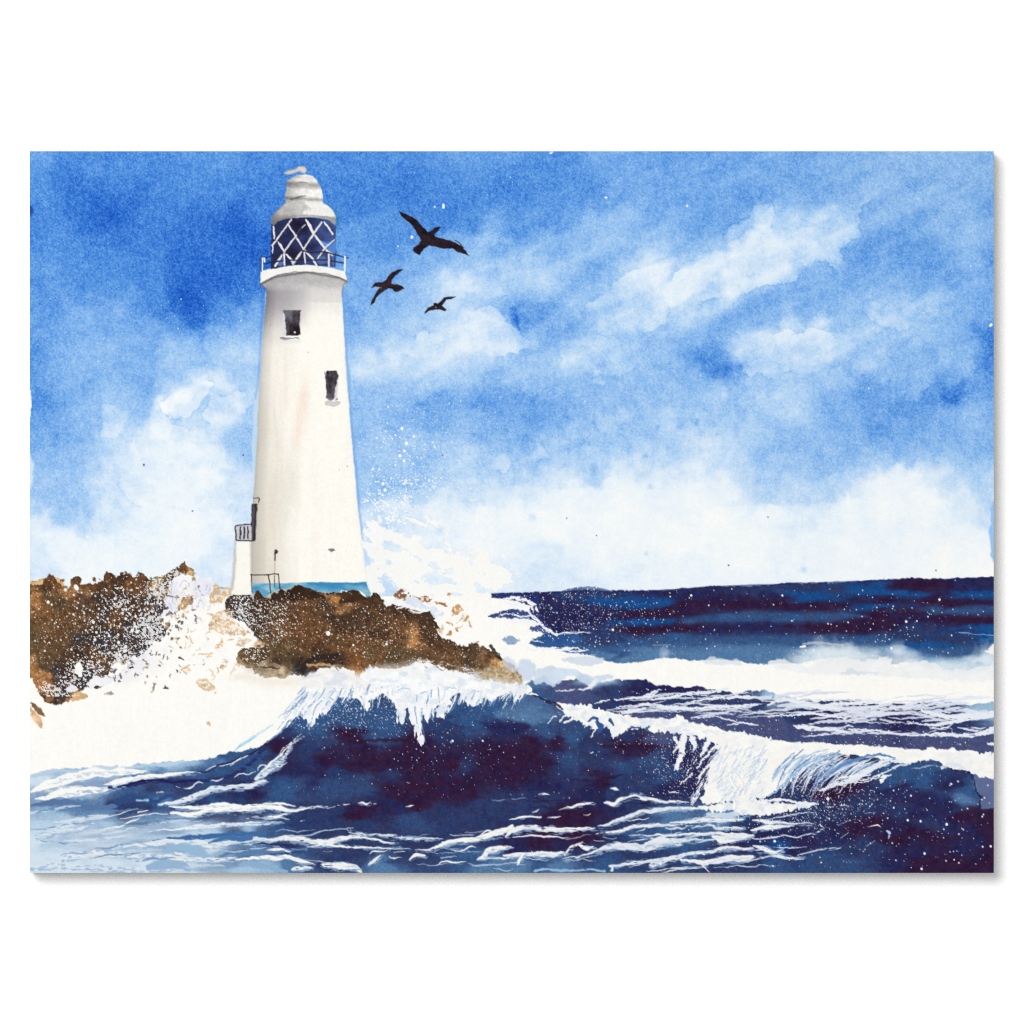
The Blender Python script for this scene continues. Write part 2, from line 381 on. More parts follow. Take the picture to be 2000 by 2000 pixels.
def wash(mask_w, a, pts, ay, seed, eps=9.0, wr=((16, 60), (7, 16)), label=None, gr=1.0, pw=2.0):
    x, y = XX[mask_w], YY[mask_w]
    f = rbf(pts, x, y, ay=ay, eps=eps, pw=pw)
    nx = (fbm(x / 70, y / 22, seed, 3) - .5); ny = (fbm(x / 60, y / 18, seed + 6, 4) - .5)
    cc = f(x + wr[0][0] * 5 * nx, y + wr[1][0] * 3.4 * ny)
    lu = 1 - cc.mean(axis=2, keepdims=True) / 255.0
    g = (0.46 * GRN[mask_w] + 0.50 * PIX[mask_w] + 0.14 * GR2[mask_w])[..., None] * np.clip(lu, 0.15, 0.75)
    cc = cc / 255.0 * (1 - gr * 0.55 * g)
    cc = cc + 0.012 * gr * PIX[mask_w][..., None]
    tint = (fbm(x / 16, y / 6, seed + 9, 4) - .5)[..., None] * np.array([.16, -.02, -.13]) * lu * gr * .7
    tint = tint + (fbm(x / 9, y / 9, seed + 4, 3) - .5)[..., None] * np.array([.10, .15, .18]) * lu * gr * .55
    put(mask_w, a, np.clip(cc + tint, 0, 1), label)


# far sea
FAR = notes("960,1165,n 1010,1166,N 1100,1160,n 1200,1163,n 1180,1172,B 1265,1178,B 1220,1182,B 1130,1190,N 1200,1190,N 1060,1200,N 1330,1163,N 1330,1180,d 1420,1178,d 1230,1201,d 1270,1200,d 1320,1198,d 1440,1190,d 1400,1163,N 1470,1160,n 1250,1212,B 1350,1213,b 1430,1206,b 1465,1200,b 1150,1210,N 1280,1229,d 1380,1226,d 1330,1226,d 1440,1225,N 1100,1228,N 1200,1232,n 1060,1250,B 1130,1260,b 1200,1250,n 1260,1255,b 1350,1245,b 1450,1250,b 1420,1270,m 1300,1278,m 1200,1278,b 1150,1280,m 1100,1262,b 1040,1262,b "
            "1500,1165,N 1560,1148,n 1600,1160,B 1590,1170,B 1640,1152,n 1680,1152,B 1730,1157,B 1600,1182,d 1550,1186,d 1700,1174,d 1800,1172,d 1850,1175,d 1885,1180,d 1490,1180,d 1790,1142,d 1830,1141,d 1880,1145,N 1920,1135,N 1930,1165,B 1890,1160,B 1900,1192,b 1830,1188,b 1700,1186,B 1550,1205,b 1620,1204,b 1640,1215,d 1700,1204,d 1740,1198,d 1700,1222,d 1600,1223,d 1660,1226,d 1500,1225,N 1780,1210,N 1860,1206,d 1890,1210,d 1920,1222,B 1800,1225,n 1930,1245,B 1650,1250,b 1550,1250,b 1750,1242,n 1720,1255,b 1800,1262,B 1880,1272,b 1850,1250,n 1480,1275,m 1540,1285,m 1600,1278,l 1650,1278,l 1780,1285,m 1830,1300,l 1700,1285,m 1745,1272,l 1400,1285,m 1250,1285,m 1890,1295,l 1935,1290,p")
w, a, d = area([(962, 1160)] + HOR[2:] + [(1950, 1300), (1900, 1318), (1845, 1314), (1800, 1300), (1770, 1292), (1740, 1300), (1735, 1290), (1690, 1293), (1650, 1287), (1600, 1288), (1560, 1296), (1520, 1296), (1480, 1298), (1440, 1290), (1400, 1288), (1350, 1290), (1300, 1284), (1260, 1292), (1220, 1296), (1180, 1290), (1150, 1280), (1110, 1275), (1060, 1264), (1032, 1258), (1040, 1248), (1060, 1240), (1080, 1232), (1050, 1205), (1040, 1185), (1000, 1172), (960, 1168)], rough=((1.2, 14), (1.2, 5)), soft=1.2, seed=31, sm=False)
bot = np.interp(XX[w], [1000, 1250, 1450, 1560, 1640, 1720, 1780, 1860, 1941], [1270, 1290, 1290, 1275, 1262, 1270, 1285, 1300, 1300])
fade = 1 - 0.55 * sst(-14, 14, YY[w] - bot + 26 * (fbm(XX[w] / 22, YY[w] / 14, 5, 3) - .5)) * sst(1520, 1580, XX[w])
wash(w, a * fade, FAR, 4.5, 41, eps=14, label=SEA, wr=((34, 60), (3.2, 16)))
# thin grey ridge on the horizon and dark horizon line
stroke([(1098, 1155), (1130, 1149), (1160, 1149), (1192, 1154)], [1, 3, 3.4, 1], (96, 116, 150), SEA, alpha=.8)
stroke([(960, 1161), (1100, 1156), (1250, 1155), (1380, 1147), (1530, 1141), (1690, 1135), (1850, 1132), (1942, 1128)], 1.6, (28, 34, 84), SEA, alpha=.6, rough=((1, 12),))
# soft surf blooming up along the far breaker
for cx, cy, rx, ry, al in [(1600, 1278, 34, 26, .75), (1648, 1272, 22, 24, .6), (1680, 1290, 40, 12, .5), (1755, 1275, 16, 22, .6), (1780, 1285, 20, 18, .5), (1300, 1275, 12, 14, .5), (1925, 1280, 24, 34, .7), (1860, 1308, 40, 14, .6), (1560, 1290, 26, 10, .5)]:
    w = win([(cx - rx, cy - ry), (cx + rx, cy + ry)], 24)
    q = np.hypot((XX[w] - cx) / rx, (YY[w] - cy) / ry) + 1.3 * (fbm(XX[w] / 16, YY[w] / 20, int(cx) % 9, 3) - .5)
    put(w, al * np.clip(1.25 - q, 0, 1), (228, 236, 242))
for pts, c, al in (([(1500, 1296), (1530, 1288), (1570, 1300), (1600, 1290), (1640, 1282), (1680, 1290), (1725, 1284), (1742, 1286), (1736, 1300), (1755, 1300), (1800, 1292), (1832, 1296), (1850, 1310), (1900, 1306), (1945, 1300), (1945, 1330), (1800, 1325), (1700, 1318), (1600, 1318), (1520, 1306)], (238, 240, 241), .85),
                   ([(1650, 1312), (1660, 1305), (1680, 1312), (1720, 1312), (1690, 1318), (1640, 1316)], (214, 220, 232), .7),
                   ([(1370, 1292), (1395, 1282), (1420, 1290), (1440, 1288), (1450, 1300), (1400, 1298)], (222, 228, 236), .8),
                   ([(1110, 1285), (1140, 1280), (1174, 1282), (1176, 1296), (1140, 1300), (1095, 1290)], (205, 216, 230), .8),
                   ([(1925, 1268), (1945, 1256), (1945, 1276), (1930, 1274)], (250, 250, 246), .95)):
    shape(pts, c, FOAM, rough=((3, 12), (2, 5)), soft=1.5, alpha=al, seed=33, tex=.03)
stroke([(1568, 1258), (1590, 1255), (1625, 1258), (1660, 1259)], [1, 2.6, 2, .8], (190, 192, 205), None, alpha=.8)
stroke([(1564, 1264), (1572, 1262)], [2.2, 2], (250, 250, 248), None)
stroke([(1872, 1235), (1890, 1236), (1905, 1239), (1941, 1240)], [.8, .9, .3, .8], (220, 226, 234), None, alpha=.7)
stroke([(1275, 1260), (1310, 1260)], .7, (190, 205, 220), None, alpha=.6)
stroke([(1095, 1238), (1120, 1235), (1155, 1235)], [2, 2, .6], (150, 165, 195), None, alpha=.8)

# water behind the front wave
MIDW = notes("1020,1345,m 1060,1335,m 1060,1350,b 1080,1362,b 1100,1342,s 1120,1365,s 1150,1330,l 1190,1325,l 1150,1348,s 1180,1350,n 1220,1348,n 1250,1350,N 1300,1343,N 1340,1345,N 1250,1372,N 1200,1374,n 1300,1372,n 1350,1370,n 1400,1365,n 1300,1395,s 1400,1395,s 1250,1395,s 1470,1375,n 1500,1360,l 1540,1350,p 1500,1420,s 1600,1425,s 1700,1430,s 1800,1442,s 1900,1440,s 1850,1400,n 1925,1390,l 1600,1400,N 1700,1402,n 1770,1418,N 1650,1390,N 1550,1396,n 1560,1378,n 1680,1385,N 1770,1390,N 1880,1418,n 1830,1380,n 1920,1455,s 1450,1420,s")
w, a, d = area([(985, 1350), (1005, 1345), (1030, 1332), (1045, 1328), (1060, 1320), (1080, 1332), (1100, 1330), (1150, 1322), (1170, 1330), (1240, 1328), (1290, 1338), (1330, 1340), (1370, 1344), (1420, 1350), (1470, 1352), (1500, 1350), (1530, 1360), (1560, 1366), (1600, 1372), (1660, 1366), (1700, 1374), (1760, 1378), (1800, 1372), (1850, 1370), (1890, 1378), (1930, 1372), (1945, 1380), (1945, 1474), (1900, 1467), (1850, 1463), (1780, 1460), (1720, 1460), (1690, 1455), (1640, 1455), (1580, 1450), (1530, 1450), (1470, 1436), (1440, 1432), (1350, 1410), (1280, 1404), (1215, 1396), (1160, 1385), (1110, 1375), (1080, 1372), (1040, 1356)], rough=((4, 20), (2.5, 7)), soft=1.3, seed=35)
wash(w, a, MIDW, 2.0, 47, eps=10, label=SEA)
# pale shallows on its left
shape([(1045, 1335), (1048, 1310), (1075, 1302), (1110, 1305), (1150, 1318), (1200, 1320), (1165, 1335), (1158, 1345), (1130, 1330), (1110, 1322), (1080, 1338), (1060, 1332)], (206, 220, 236), FOAM, rough=((4, 18), (2, 6)), soft=1.5, alpha=.92, seed=36, tex=.05)
shape([(1012, 1295), (1030, 1286), (1045, 1300), (1046, 1318), (1030, 1330), (1015, 1330)], (202, 216, 234), FOAM, rough=((3, 12),), soft=2, alpha=.85, seed=37)

# ------------------------------------------------------------------ front water
FRONT = notes("560,1430,n 600,1380,m 650,1375,b 700,1385,b 590,1420,b 640,1420,b 700,1410,b 760,1415,b 730,1440,b 690,1435,d 720,1452,d 800,1447,d 870,1390,b 880,1415,n 920,1410,b 980,1420,N 1000,1400,m 960,1385,b 540,1455,d 600,1470,n 560,1500,N 640,1490,d 620,1510,N 700,1490,d 760,1500,d 800,1490,d 870,1490,d 950,1470,d 980,1500,d 780,1513,n 900,1500,n 920,1520,d 660,1510,n 650,1535,v 720,1535,v 560,1545,b 700,1545,v 800,1530,d 840,1540,d 900,1540,d 800,1565,d 700,1590,d 620,1590,n 560,1590,n 950,1570,n 1000,1560,n 850,1590,n 800,1600,v 900,1610,n 560,1620,b 700,1610,n 600,1620,n 950,1640,n 1000,1640,N 560,1660,n 700,1660,n 800,1660,n 900,1670,b 950,1690,m 750,1698,m 560,1690,m 650,1690,n 850,1655,n 750,1580,N "
              "1010,1420,N 1040,1400,m 1080,1430,b 1055,1450,d 1100,1445,d 1020,1480,d 1050,1490,d 1000,1530,d 1130,1440,b 1170,1460,n 1220,1440,n 1290,1440,s 1250,1457,d 1210,1457,d 1120,1490,v 1180,1490,n 1080,1510,n 1060,1535,N 1172,1522,d 1220,1500,v 1270,1480,v 1240,1520,n 1290,1520,v 1330,1480,N 1350,1520,N 1370,1450,n 1300,1540,N 1200,1540,n 1250,1560,n 1150,1560,N 1050,1560,n 1000,1580,n 1100,1590,d 1200,1580,N 1150,1600,d 1220,1600,n 1060,1640,d 1010,1645,N 1120,1640,d 1170,1660,n 1100,1652,N 1250,1640,b 1200,1630,n 1300,1600,m 1400,1600,m 1450,1620,n 1350,1640,b 1300,1630,b 1250,1670,n 1400,1665,n 1440,1640,N 1000,1690,m 1100,1690,m 1050,1680,b 1200,1690,b 1300,1692,n 1350,1672,b 1400,1695,n 1470,1690,n 1040,1530,N "
              "1600,1520,N 1560,1550,n 1650,1530,d 1620,1550,d 1700,1500,n 1730,1530,b 1770,1510,b 1740,1500,b 1830,1500,b 1800,1530,b 1860,1530,N 1850,1515,n 1900,1550,b 1880,1562,m 1740,1545,N 1800,1560,N 1850,1575,N 1700,1570,n 1700,1590,n 1650,1590,n 1600,1580,n 1560,1590,n 1500,1590,n 1800,1590,N 1850,1600,N 1900,1600,d 1930,1600,d 1930,1650,d 1930,1690,d 1880,1650,N 1850,1690,d 1700,1606,d 1680,1612,d 1750,1620,N 1640,1630,N 1750,1640,d 1800,1630,d 1700,1650,n 1780,1660,N 1800,1690,d 1750,1690,N 1650,1670,n 1600,1680,v 1650,1690,v 1550,1660,N 1500,1640,N 1520,1620,N 1500,1690,b 1480,1680,n 1590,1690,v 1560,1640,N 1515,1648,B 1820,1610,n 1760,1590,n 1870,1620,N "
              "65,1520,p 100,1510,l 150,1508,l 220,1500,p 280,1494,l 340,1492,l 400,1482,m 440,1478,b 480,1470,b 510,1478,n 250,1525,m 300,1520,m 300,1535,n 350,1535,n 400,1520,b 450,1510,b 250,1535,b 180,1532,g 110,1540,w 150,1545,w 75,1570,g 100,1568,m 150,1570,m 200,1575,m 240,1570,n 300,1565,b 330,1560,m 340,1570,n 280,1580,n 150,1590,m 100,1590,l 200,1588,m 250,1590,n 400,1560,n 450,1550,n 480,1565,n 500,1550,N 430,1572,b 350,1585,m 400,1590,n 450,1600,n 500,1596,n 300,1600,m 220,1600,m 330,1606,m 200,1608,l 120,1615,p 80,1612,l 180,1625,g 150,1632,g 250,1630,m 230,1640,g 300,1625,m 350,1610,l 400,1622,l 500,1612,l 300,1640,m 350,1635,m 450,1632,b 520,1632,b 200,1650,g 100,1650,l 70,1640,p 250,1660,l 350,1660,l 330,1668,m 400,1652,p 460,1645,b 500,1660,m 480,1672,b 420,1680,m 380,1690,l 300,1690,p 200,1680,p 120,1690,p 70,1690,p 480,1695,l 520,1690,l 460,1520,n 500,1500,b")
TOP = [(50, 1514), (110, 1503), (180, 1502), (230, 1498), (300, 1490), (360, 1488), (410, 1479), (450, 1469), (480, 1466), (510, 1456), (530, 1444), (550, 1427), (566, 1410), (580, 1395), (596, 1380), (615, 1371), (640, 1364), (660, 1360), (690, 1364), (712, 1372), (722, 1366), (750, 1354), (765, 1366), (775, 1384), (785, 1390), (800, 1374), (815, 1390), (835, 1388), (850, 1382), (872, 1370), (885, 1360), (900, 1356), (905, 1366), (925, 1372), (948, 1362), (960, 1368), (985, 1352), (1005, 1350), (1015, 1357), (1030, 1356), (1045, 1360), (1070, 1370), (1090, 1382), (1110, 1396), (1150, 1405), (1200, 1410), (1260, 1420), (1320, 1430), (1400, 1440), (1500, 1462), (1560, 1466), (1620, 1470), (1680, 1476), (1720, 1484), (1770, 1494), (1795, 1488), (1815, 1483), (1840, 1490), (1860, 1502), (1875, 1506), (1893, 1508), (1902, 1520), (1905, 1535), (1907, 1545), (1916, 1555), (1914, 1566), (1912, 1579), (1950, 1580)]
shape([(1895, 1512), (1915, 1518), (1930, 1515), (1950, 1518), (1950, 1590), (1890, 1590)], (94, 108, 148), WAVE, rough=((2, 10),), seed=44, tex=.08)
w, a, d = area(TOP + [(1950, 1715), (50, 1715)], rough=((3, 18), (1.8, 6)), soft=1.1, seed=45, sm=False)
wash(w, a, FRONT, 1.5, 52, eps=11, label=WAVE)
w = win([(58, 1560), (620, 1705)], 0)
v = sst(560, 330, XX[w]) * sst(1575, 1625, YY[w]) * (.30 + .9 * (fbm(XX[w] / 60, YY[w] / 9, 5, 4) - .28))
put(w, np.clip(v * 1.15, 0, .74), (212, 227, 238))
# dried dark rim where the wave's top and the right hump end
stroke([(1042, 1358), (1065, 1367), (1085, 1376), (1100, 1384)], [1.5, 2.5, 3, 1.5], (34, 22, 62), WAVE, alpha=.8, rough=((2, 6),))
stroke([(1770, 1494), (1795, 1488), (1815, 1483), (1840, 1490)], 1.2, (30, 24, 60), WAVE, alpha=.6)
stroke([(1860, 1502), (1880, 1506), (1896, 1511), (1903, 1525), (1906, 1545), (1916, 1555), (1914, 1566), (1912, 1579)], 1.7, (24, 30, 70), WAVE, alpha=.8, rough=((2.5, 6),))
stroke([(1912, 1580), (1942, 1581)], 1.0, (40, 26, 50), WAVE, alpha=.7)
stroke([(1400 - 720, 1449), (720, 1447), (760, 1445), (800, 1444)], [1, 3, 3, 2], (44, 14, 34), None, alpha=.65, rough=((2, 10),), soft=2.5)
stroke([(1175, 1457), (1230, 1457), (1300, 1456)], [2, 3, 2], (46, 16, 38), None, alpha=.6, soft=2.5)

# ---- the quiet light water at lower left and the streaky troughs: painted marks (x,y pairs, radius, colour, dry)
WH = (247, 247, 243); PB = (214, 226, 236); LB = (160, 192, 217); GB = (138, 162, 194); MB_ = (84, 128, 176); DB = (46, 74, 128); NV = (40, 48, 100)
MARKS = [
    ("60,1545 90,1532 130,1522 180,1508 230,1508 290,1505", "6 10 12 12 11 2", WH, 0), ("70,1562 110,1552 150,1548 190,1542 230,1530 270,1520 330,1513 390,1508", "4 9 10 9 8 6 4 2", WH, 0), ("150,1543 180,1540 198,1540", "4 6 3", WH, 0),
    ("132,1533 170,1531 215,1534", "2 5 2", GB, 0), ("215,1540 260,1532 310,1524 360,1526 420,1522 470,1505 520,1460", "3 4 4 3 4 4 3", NV, .3), ("60,1573 100,1568 150,1570 180,1578 230,1576", "3 6 6 5 3", (88, 118, 162), 0),
    ("232,1570 250,1560 300,1562 330,1555 345,1560", "6 5 4 5 3", DB, .2), ("268,1562 290,1563", "2 2", LB, 0), ("310,1570 345,1566 370,1560 400,1545 440,1538 480,1535 520,1525", "3 5 7 6 5 6 5", (226, 233, 239), .25),
    ("330,1574 370,1577 420,1575 470,1572", "3 5 6 5", WH, 0), ("335,1590 370,1592 400,1584 450,1580 500,1578 530,1575", "4 6 5 7 8 8", WH, .15), ("100,1605 150,1600 190,1596 210,1592", "3 6 7 3", (212, 222, 232), .3), ("70,1635 110,1625 150,1618 185,1606", "6 6 5 2", (214, 226, 236), .3),
    ("195,1620 230,1613 260,1605 272,1600", "1.5 2 2.2 1", WH, 0), ("200,1598 235,1588 268,1578", "1 1.6 1", (225, 230, 236), 0), ("235,1598 280,1592 330,1588", "1 1.4 1", WH, 0), ("270,1586 290,1584", "4 2.5", WH, 0),
    ("290,1623 330,1620 380,1615 440,1611 500,1608 550,1606", "1 2 5 4 4 3", (232, 238, 242), .3), ("300,1645 350,1640 400,1634 450,1632 520,1628", "2 5 5 4 3", (62, 106, 160), .2), ("220,1660 270,1650 320,1645 370,1645 420,1650 470,1640 520,1638", "2 4 7 7 7 6 8", (224, 232, 238), .3),
    ("408,1645 440,1638 490,1637", "2 4 5", (70, 112, 166), 0), ("320,1665 350,1655 380,1660 400,1672 415,1682", "3 7 10 8 3", (150, 184, 212), 0), ("340,1665 355,1670 365,1680 355,1685", "3 5 4 2", (226, 232, 238), 0),
    ("120,1678 170,1668 220,1668 260,1672 330,1672 400,1680 460,1675", "4 7 6 5 5 6 4", (226, 232, 236), .35), ("60,1695 120,1690 180,1695 250,1698 330,1698", "6 6 5 6 5", (216, 228, 236), .4), ("290,1695 320,1688 350,1690 370,1698", "6 10 8 4", (150, 180, 210), 0), ("470,1690 490,1686 510,1692 560,1702", "3 6 6 4", (140, 174, 206), 0),
    ("430,1672 480,1665 530,1662 600,1660", "2 4 4 3", (90, 126, 172), .2), ("500,1648 540,1650 580,1655", "1.2 1.4 1.2", (40, 40, 90), 0),
    ("460,1680 500,1676 530,1676 560,1674 590,1684 612,1686", "3 4 6 5 4 1", WH, .15), ("520,1658 545,1657 566,1662", "2 4 1.5", WH, 0),
    # right-going streaks under the wave
    ("515,1570 545,1568 575,1573", "2 3 1.5", WH, 0), ("520,1577 545,1580 562,1582 600,1577 640,1574", "6 7 4 1.4 .9", WH, 0), ("522,1594 540,1594 560,1588", "2.2 3 4", WH, 0), ("585,1574 588,1573", "2 1", WH, 0),
    ("595,1582 602,1580", "1.4 1", WH, 0), ("612,1578 628,1576", "1.5 1.2", WH, 0), ("637,1576 655,1573", "1.6 1", WH, 0), ("660,1573 663,1572", "1.4 1.2", WH, 0), ("674,1572 682,1571", "2 1.6", WH, 0), ("700,1569 708,1567 715,1570 722,1568", "1.4 2.4 2.2 1.6", WH, 0), ("731,1569 735,1568", "1.6 1.4", WH, 0), ("795,1576 804,1574 810,1572", "1.8 2 1.4", WH, 0), ("796,1530 800,1531", "1 .8", WH, 0),
    ("586,1604 594,1602", "3 1", (205, 212, 220), 0), ("520,1640 560,1637 590,1640 615,1646 645,1645 670,1636 700,1632 715,1634", "5 6 7 7 7 5 3 2", (240, 241, 240), .2), ("566,1632 600,1630 630,1622 650,1618 690,1616", "1 1.5 1.8 1.6 .8", (160, 180, 205), 0), ("668,1636 700,1634 730,1640 755,1645 775,1646", "1.2 2 2.4 2 1", WH, .2),
    ("676,1618 690,1626 720,1630 750,1632 800,1638 860,1638", "1 1.8 2 3 4 2", (214, 222, 230), .3), ("600,1655 630,1650 660,1650 700,1655 760,1658 800,1656", "1 2 2.4 2 1.2 .8", WH, .1), ("630,1652 650,1650", "1.5 2.2", WH, 0), ("633,1662 650,1661", ".9 .9", (205, 214, 224), 0),
    ("720,1668 728,1662 740,1664 755,1662", "1 2 1.8 1.2", WH, .2), ("770,1664 790,1660", "1.2 1.5", WH, .15), ("810,1662 840,1660 860,1652 885,1645", "1 1.6 3 4", WH, 0), ("848,1658 868,1648 890,1642 930,1638 970,1628 1000,1615", "3 5 5 6 7 9", (246, 245, 240), .1), ("880,1658 900,1660 920,1654 930,1658", "1 1.8 2 1", WH, 0), ("938,1632 950,1624 962,1624", "2.4 2 2", WH, 0),
    ("720,1688 730,1680 742,1672", "4 4 3", (236, 238, 238), 0), ("800,1680 812,1672 830,1672", "3 4.5 5", (240, 241, 240), 0), ("760,1672 770,1676 785,1674", "1.2 2 1", WH, .2), ("630,1690 660,1690 690,1692 705,1702", "8 8 7 4", (240, 240, 238), .25), ("570,1700 590,1696 610,1694", "3 5 3", (236, 238, 238), .3), ("850,1690 865,1684 890,1682 910,1682", "1 1.6 2.2 1.6", WH, 0), ("932,1678 945,1672 960,1660 1000,1655", "3 6 7 4", (240, 241, 240), .1), ("945,1676 980,1676 1000,1674", "1.5 3 2.5", (225, 231, 236), .2), ("862,1676 890,1674", "1 1", (190, 204, 218), 0),
    ("880,1631 900,1630 924,1629", ".8 1 .8", (200, 210, 220), .2), ("960,1563 1000,1562 1030,1560", ".9 1 .7", (120, 140, 175), .2),
    # middle foreground
    ("1052,1553 1065,1551 1072,1552", "1 2 1.4", WH, 0), ("1038,1585 1045,1583 1051,1580", ".8 1.4 1", WH, 0), ("1090,1582 1105,1577 1120,1576 1140,1570 1160,1568", "1 1 3 3 1", WH, 0), ("996,1601 1020,1596 1055,1595", "1.4 2.8 2", WH, 0), ("1068,1596 1085,1594 1097,1592", "1 1.8 1.2", WH, 0), ("1140,1591 1148,1592 1154,1589", "1 1.8 1", WH, 0),
    ("1178,1568 1200,1570 1215,1560 1240,1554 1260,1558 1300,1565 1345,1568", "2 4 4 5 4 2.4 1.4", (244, 244, 242), .05), ("1218,1566 1238,1560 1250,1562", "1.2 1.6 1", NV, 0), ("1306,1550 1316,1548 1325,1547", "1.2 2 1.2", WH, 0), ("1192,1541 1200,1541 1206,1543", "1.6 2.6 1.4", WH, 0), ("1155,1472 1160,1470", "2.4 3", WH, 0), ("1174,1455 1178,1454", "1.2 1.4", WH, 0),
    ("988,1632 1005,1620 1040,1617 1080,1620 1120,1620 1160,1618", "4 7 7 6 5 2", (238, 239, 238), .2), ("1170,1616 1200,1606 1230,1594 1260,1584 1300,1580 1380,1578", "2 4 4 4 5 4", (230, 234, 238), .15), ("1165,1630 1200,1625 1235,1614 1280,1610 1320,1612", "1 3 4 3 2", (240, 241, 240), .15), ("1215,1606 1250,1600 1268,1598", "1 1.4 1", WH, 0), ("1000,1635 1040,1632 1080,1635 1110,1637", "2 2 2 1.4", (236, 238, 240), .1),
    ("1160,1640 1180,1643", "1 1.4", WH, 0), ("1180,1634 1205,1635", "1.2 1", (214, 222, 232), .2), ("1104,1670 1115,1655 1125,1648 1140,1645", "4 3 2 1.4", (240, 241, 240), .1), ("1132,1650 1145,1656 1160,1656", "5 5 2", (246, 246, 242), 0), ("1100,1678 1140,1672 1170,1662 1185,1655 1220,1652 1260,1655 1290,1650 1330,1648", "1 2 4 7 8 7 6 5", (228, 233, 238), .15),
    ("1195,1652 1240,1647", "1.4 1", WH, 0), ("1260,1650 1290,1640 1310,1643 1340,1640 1380,1642", "6 8 6 3 2", (232, 236, 240), .1), ("1230,1632 1290,1630 1350,1630 1400,1627 1420,1632 1460,1630", "1 2 3 3 6 5", (240, 241, 240), .1), ("1310,1606 1360,1604 1400,1602 1450,1598", "3 4 5 6", (240, 241, 242), .15), ("1350,1616 1390,1612 1400,1618 1450,1618", "2 2 4 6", (226, 232, 238), .2),
    ("1320,1606 1270,1616 1240,1626", "1.5 2 1", (210, 220, 232), .2), ("1390,1635 1410,1640 1440,1636 1470,1632", "6 9 7 6", (242, 242, 240), .1), ("1385,1590 1420,1592 1450,1585", "5 7 6", (196, 213, 230), .2), ("1440,1597 1465,1594", "2.4 2", (100, 146, 190), 0),
    ("985,1672 1010,1668 1025,1668 1050,1668 1080,1670 1100,1665", "5 5 4 6 6 4", (236, 239, 240), .1), ("1010,1688 1015,1680 1025,1668", "1.6 3 4", WH, 0), ("1040,1664 1045,1674", "3 1", WH, 0), ("1000,1675 1040,1678 1070,1677", "1 1 .8", (230, 235, 240), .1),
    ("1270,1690 1280,1686 1310,1676 1340,1668 1380,1662 1420,1657 1470,1656", "8 9 6 4 4 4 5", (232, 234, 238), .15), ("1290,1688 1275,1682", "7 4", (240, 240, 240), 0), ("1330,1680 1370,1685 1400,1680 1440,1676 1470,1672", "3 6 7 8 6", (240, 240, 240), .1), ("1190,1692 1205,1690 1240,1684 1290,1680", "4 3 4 2", (228, 234, 238), .25), ("1195,1702 1196,1695", "4 5", (240, 241, 240), 0), ("1370,1690 1385,1702", "3 2", WH, 0),
    ("1045,1700 1100,1699 1180,1700", "3 2 2", (150, 184, 212), .2),
    ("1470,1600 1500,1604 1530,1608 1590,1610", "3 5 3 1", (236, 239, 242), .1), ("1470,1622 1500,1614 1545,1612", "5 6 3", (240, 241, 242), .1), ("1470,1638 1500,1636 1540,1634 1575,1632 1600,1622 1620,1614", "2 2 1.6 1.4 1.6 .8", (226, 232, 240), .2), ("1600,1610 1608,1614", "3 2", WH, 0), ("1470,1652 1490,1655 1510,1665 1530,1672 1570,1676", "3 5 6 4 2", (236, 239, 240), .15), ("1475,1660 1510,1664 1530,1662", "3 4 1", (244, 244, 242), 0), ("1545,1656 1575,1655", "1.5 1", (220, 226, 236), .15), ("1560,1672 1590,1660 1640,1656", "1 1.4 .8", (200, 210, 224), .25), ("1642,1638 1660,1626", "1 .8", (225, 230, 238), 0), ("1690,1652 1710,1640", "1 .8", (225, 230, 238), .2), ("1695,1615 1715,1612 1722,1615", "1 1.8 1.4", WH, 0), ("1732,1624 1738,1630 1735,1640", "2 3 1", (190, 204, 222), .2), ("1612,1575 1628,1576", "1 1.4", WH, 0), ("1640,1573 1658,1575", "1 1.2", WH, 0), ("1620,1660 1645,1654", "1 1.4", (215, 224, 234), .2), ("1690,1590 1708,1585", ".8 1.2", (205, 215, 228), .2), ("1640,1612 1670,1600", ".7 1", (205, 215, 228), .2),
    # curved foam at the wave's left shoulder
    ("500,1520 520,1505 545,1490 560,1470 570,1450 590,1435", "8 8 5 3 2 1", (220, 230, 238), .25), ("505,1512 530,1492 555,1468 568,1448", "2 3 2 1.4", WH, .1), ("540,1478 556,1462 565,1452", "1 1.2 .8", WH, 0), ("540,1490 550,1498 560,1490", "2 1.5 1", WH, .2),
    ("405,1505 420,1496 435,1497 450,1492 470,1480 485,1474", "1.2 1.4 1.2 1.2 1 .8", WH, 0), ("450,1496 465,1485 484,1475", "1 1.6 1", WH, 0), ("412,1524 424,1523 434,1518", "1.2 1.6 1", WH, 0), ("455,1518 465,1510 480,1512 500,1505", "1 1.6 1.4 1.2", WH, 0), ("504,1505 510,1495 520,1492", "1 1.6 2", WH, 0), ("360,1537 375,1538 385,1530 395,1532", "1.2 1.6 1.4 1", WH, 0), ("345,1537 352,1538", ".9 1", WH, 0), ("305,1548 318,1546", "1.2 1.6", WH, .2),
